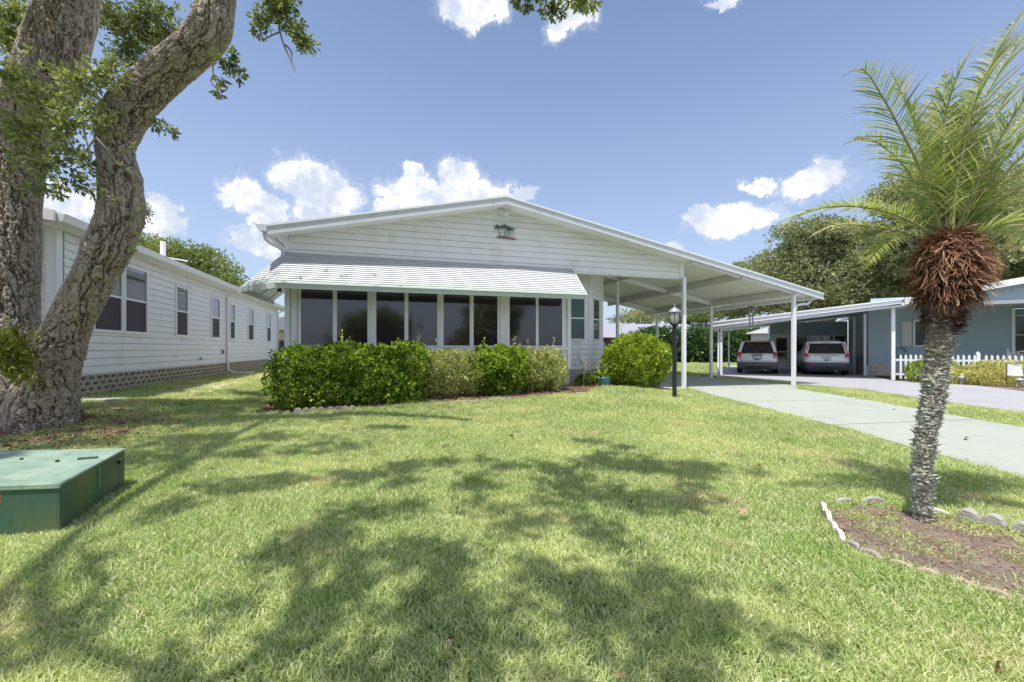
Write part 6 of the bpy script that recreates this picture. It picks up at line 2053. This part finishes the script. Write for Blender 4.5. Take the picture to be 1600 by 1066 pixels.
def build_grass():
    r = np.random.default_rng(500)
    pts = []
    def fill(y0, y1, dens, sc, x0f, x1f):
        ymid = (y0 + y1) / 2
        xa, xb = x0f(y0, y1), x1f(y0, y1)
        n = int((xb - xa) * (y1 - y0) * dens)
        x = r.uniform(xa, xb, n); y = r.uniform(y0, y1, n)
        pts.append(np.stack([x, y, np.full(n, sc)], 1))
    lim = lambda k: (lambda y0, y1: -1.32 * y1 - 1.6, lambda y0, y1: 1.32 * y1 + 2.2)[k]
    fill(.9, 2.2, 230, .85, lim(0), lim(1))
    fill(2.2, 3.4, 190, .95, lim(0), lim(1))
    fill(3.4, 5.0, 130, 1.05, lim(0), lim(1))
    fill(5.0, 7.5, 85, 1.2, lim(0), lim(1))
    fill(7.5, 10.5, 55, 1.35, lambda a, b: -13, lambda a, b: 11)
    fill(10.5, 14.5, 30, 1.4, lambda a, b: -13, lambda a, b: 13)
    fill(14.5, 19.5, 16, 1.6, lambda a, b: -15, lambda a, b: 14)
    fill(19.5, 27.5, 8, 2.0, lambda a, b: -15, lambda a, b: 16)
    fill(27.5, 37.5, 4, 2.6, lambda a, b: -18, lambda a, b: 22)
    P = np.concatenate(pts)
    x, y, s = P[:, 0], P[:, 1], P[:, 2]
    keep = np.ones(len(P), bool)
    jx, jy = r.normal(0, .035, len(x)), r.normal(0, .035, len(x))
    def out(poly, m=0): 
        nonlocal keep
        keep &= ~inside(x + jx, y + jy, poly)
    dpoly = [(p[0] + .0, p[1]) for p in DRIVE_L] + [(p[0] - .0, p[1]) for p in DRIVE_R[::-1]]
    out(dpoly); out(ndrv)
    for poly, q in ((bed_pts, .22), (hb, .03), (rb_, .03), (ob, .60), (sb, .0), (dryp, .55)):
        i_ = inside(x, y, poly); keep &= ~(i_ & (r.random(len(x)) > q))
    out([(tbx.location.x + p.x * 1.03, tbx.location.y + p.y * 1.03) for p in PT])
    out([LH(-8, -.9), LH(.05, -.9), LH(.05, 18), LH(-8, 18)])
    out([MH(-7.7, -.05), MH(.1, -.05), MH(.1, .8), MH(1.1, .8), MH(2.1, 1.7), MH(2.1, 16), MH(-7.7, 16)])
    out([NB(4.9, -.2), NB(20, -.2), NB(20, 14), NB(4.9, 14)])
    keep &= np.hypot(x - OX, y - OY) > .80
    keep &= np.hypot(x - PX, y - PY) > .10
    # thin, dry patches next to the long house and the drive edge
    dry = fbm(np.stack([x * .9, y * .9, x * 0 + 4], 1), 4)
    side = np.exp(-((x + 7.2 + .31 * (y - 8.5)) / 1.1) ** 2) * smooth(8, 9, y)
    keep &= ~((side * .9 + dry * .5 > .85) & (r.random(len(x)) < .5))
    x, y, s = x[keep], y[keep], s[keep]
    z = terrain(x, y) - .03 * smooth(4.6, 5.4, x) - .002
    inner = np.zeros(len(x), bool)
    for poly in (bed_pts, ob): inner |= inside(x, y, poly)
    s = np.where(inner, s * .85, s)
    me = bpy.data.meshes.new('lawn_grass')
    me.vertices.add(len(x)); me.vertices.foreach_set('co', np.stack([x, y, z], 1).astype(np.float32).ravel())
    a = me.attributes.new('gscale', 'FLOAT', 'POINT'); a.data.foreach_set('value', (s * r.uniform(.8, 1.2, len(x))).astype(np.float32))
    a = me.attributes.new('grot', 'FLOAT', 'POINT'); a.data.foreach_set('value', r.uniform(0, 6.283, len(x)).astype(np.float32))
    a = me.attributes.new('gidx', 'INT', 'POINT'); a.data.foreach_set('value', r.integers(0, 6, len(x)).astype(np.int32))
    me.update()
    o = put('lawn_grass', me, M_grass, kind='stuff')
    ng = bpy.data.node_groups.new('grass_nodes', 'GeometryNodeTree')
    ng.interface.new_socket('Geometry', in_out='INPUT', socket_type='NodeSocketGeometry')
    ng.interface.new_socket('Geometry', in_out='OUTPUT', socket_type='NodeSocketGeometry')
    N, Lk = ng.nodes, ng.links
    gi = N.new('NodeGroupInput'); go = N.new('NodeGroupOutput')
    ci = N.new('GeometryNodeCollectionInfo'); ci.inputs['Collection'].default_value = gcol
    ci.inputs['Separate Children'].default_value = True; ci.inputs['Reset Children'].default_value = True
    iop = N.new('GeometryNodeInstanceOnPoints'); iop.inputs['Pick Instance'].default_value = True
    def attr(nm, ty):
        q = N.new('GeometryNodeInputNamedAttribute'); q.data_type = ty; q.inputs['Name'].default_value = nm; return q.outputs['Attribute']
    cmb = N.new('ShaderNodeCombineXYZ'); Lk.new(attr('grot', 'FLOAT'), cmb.inputs[2])
    Lk.new(gi.outputs[0], iop.inputs['Points']); Lk.new(ci.outputs[0], iop.inputs['Instance'])
    Lk.new(attr('gidx', 'INT'), iop.inputs['Instance Index'])
    e2r = N.new('FunctionNodeEulerToRotation'); Lk.new(cmb.outputs[0], e2r.inputs[0])
    Lk.new(e2r.outputs[0], iop.inputs['Rotation'])
    Lk.new(attr('gscale', 'FLOAT'), iop.inputs['Scale'])
    Lk.new(iop.outputs[0], go.inputs[0])
    md = o.modifiers.new('grass', 'NODES'); md.node_group = ng
    print('grass tufts', len(x))


build_grass()
print('tris', sum(sum(len(p.vertices) - 2 for p in o.data.polygons) if len(o.data.polygons) < 3000 else len(o.data.polygons) * 1.5 for o in bpy.data.objects if o.type == 'MESH'))
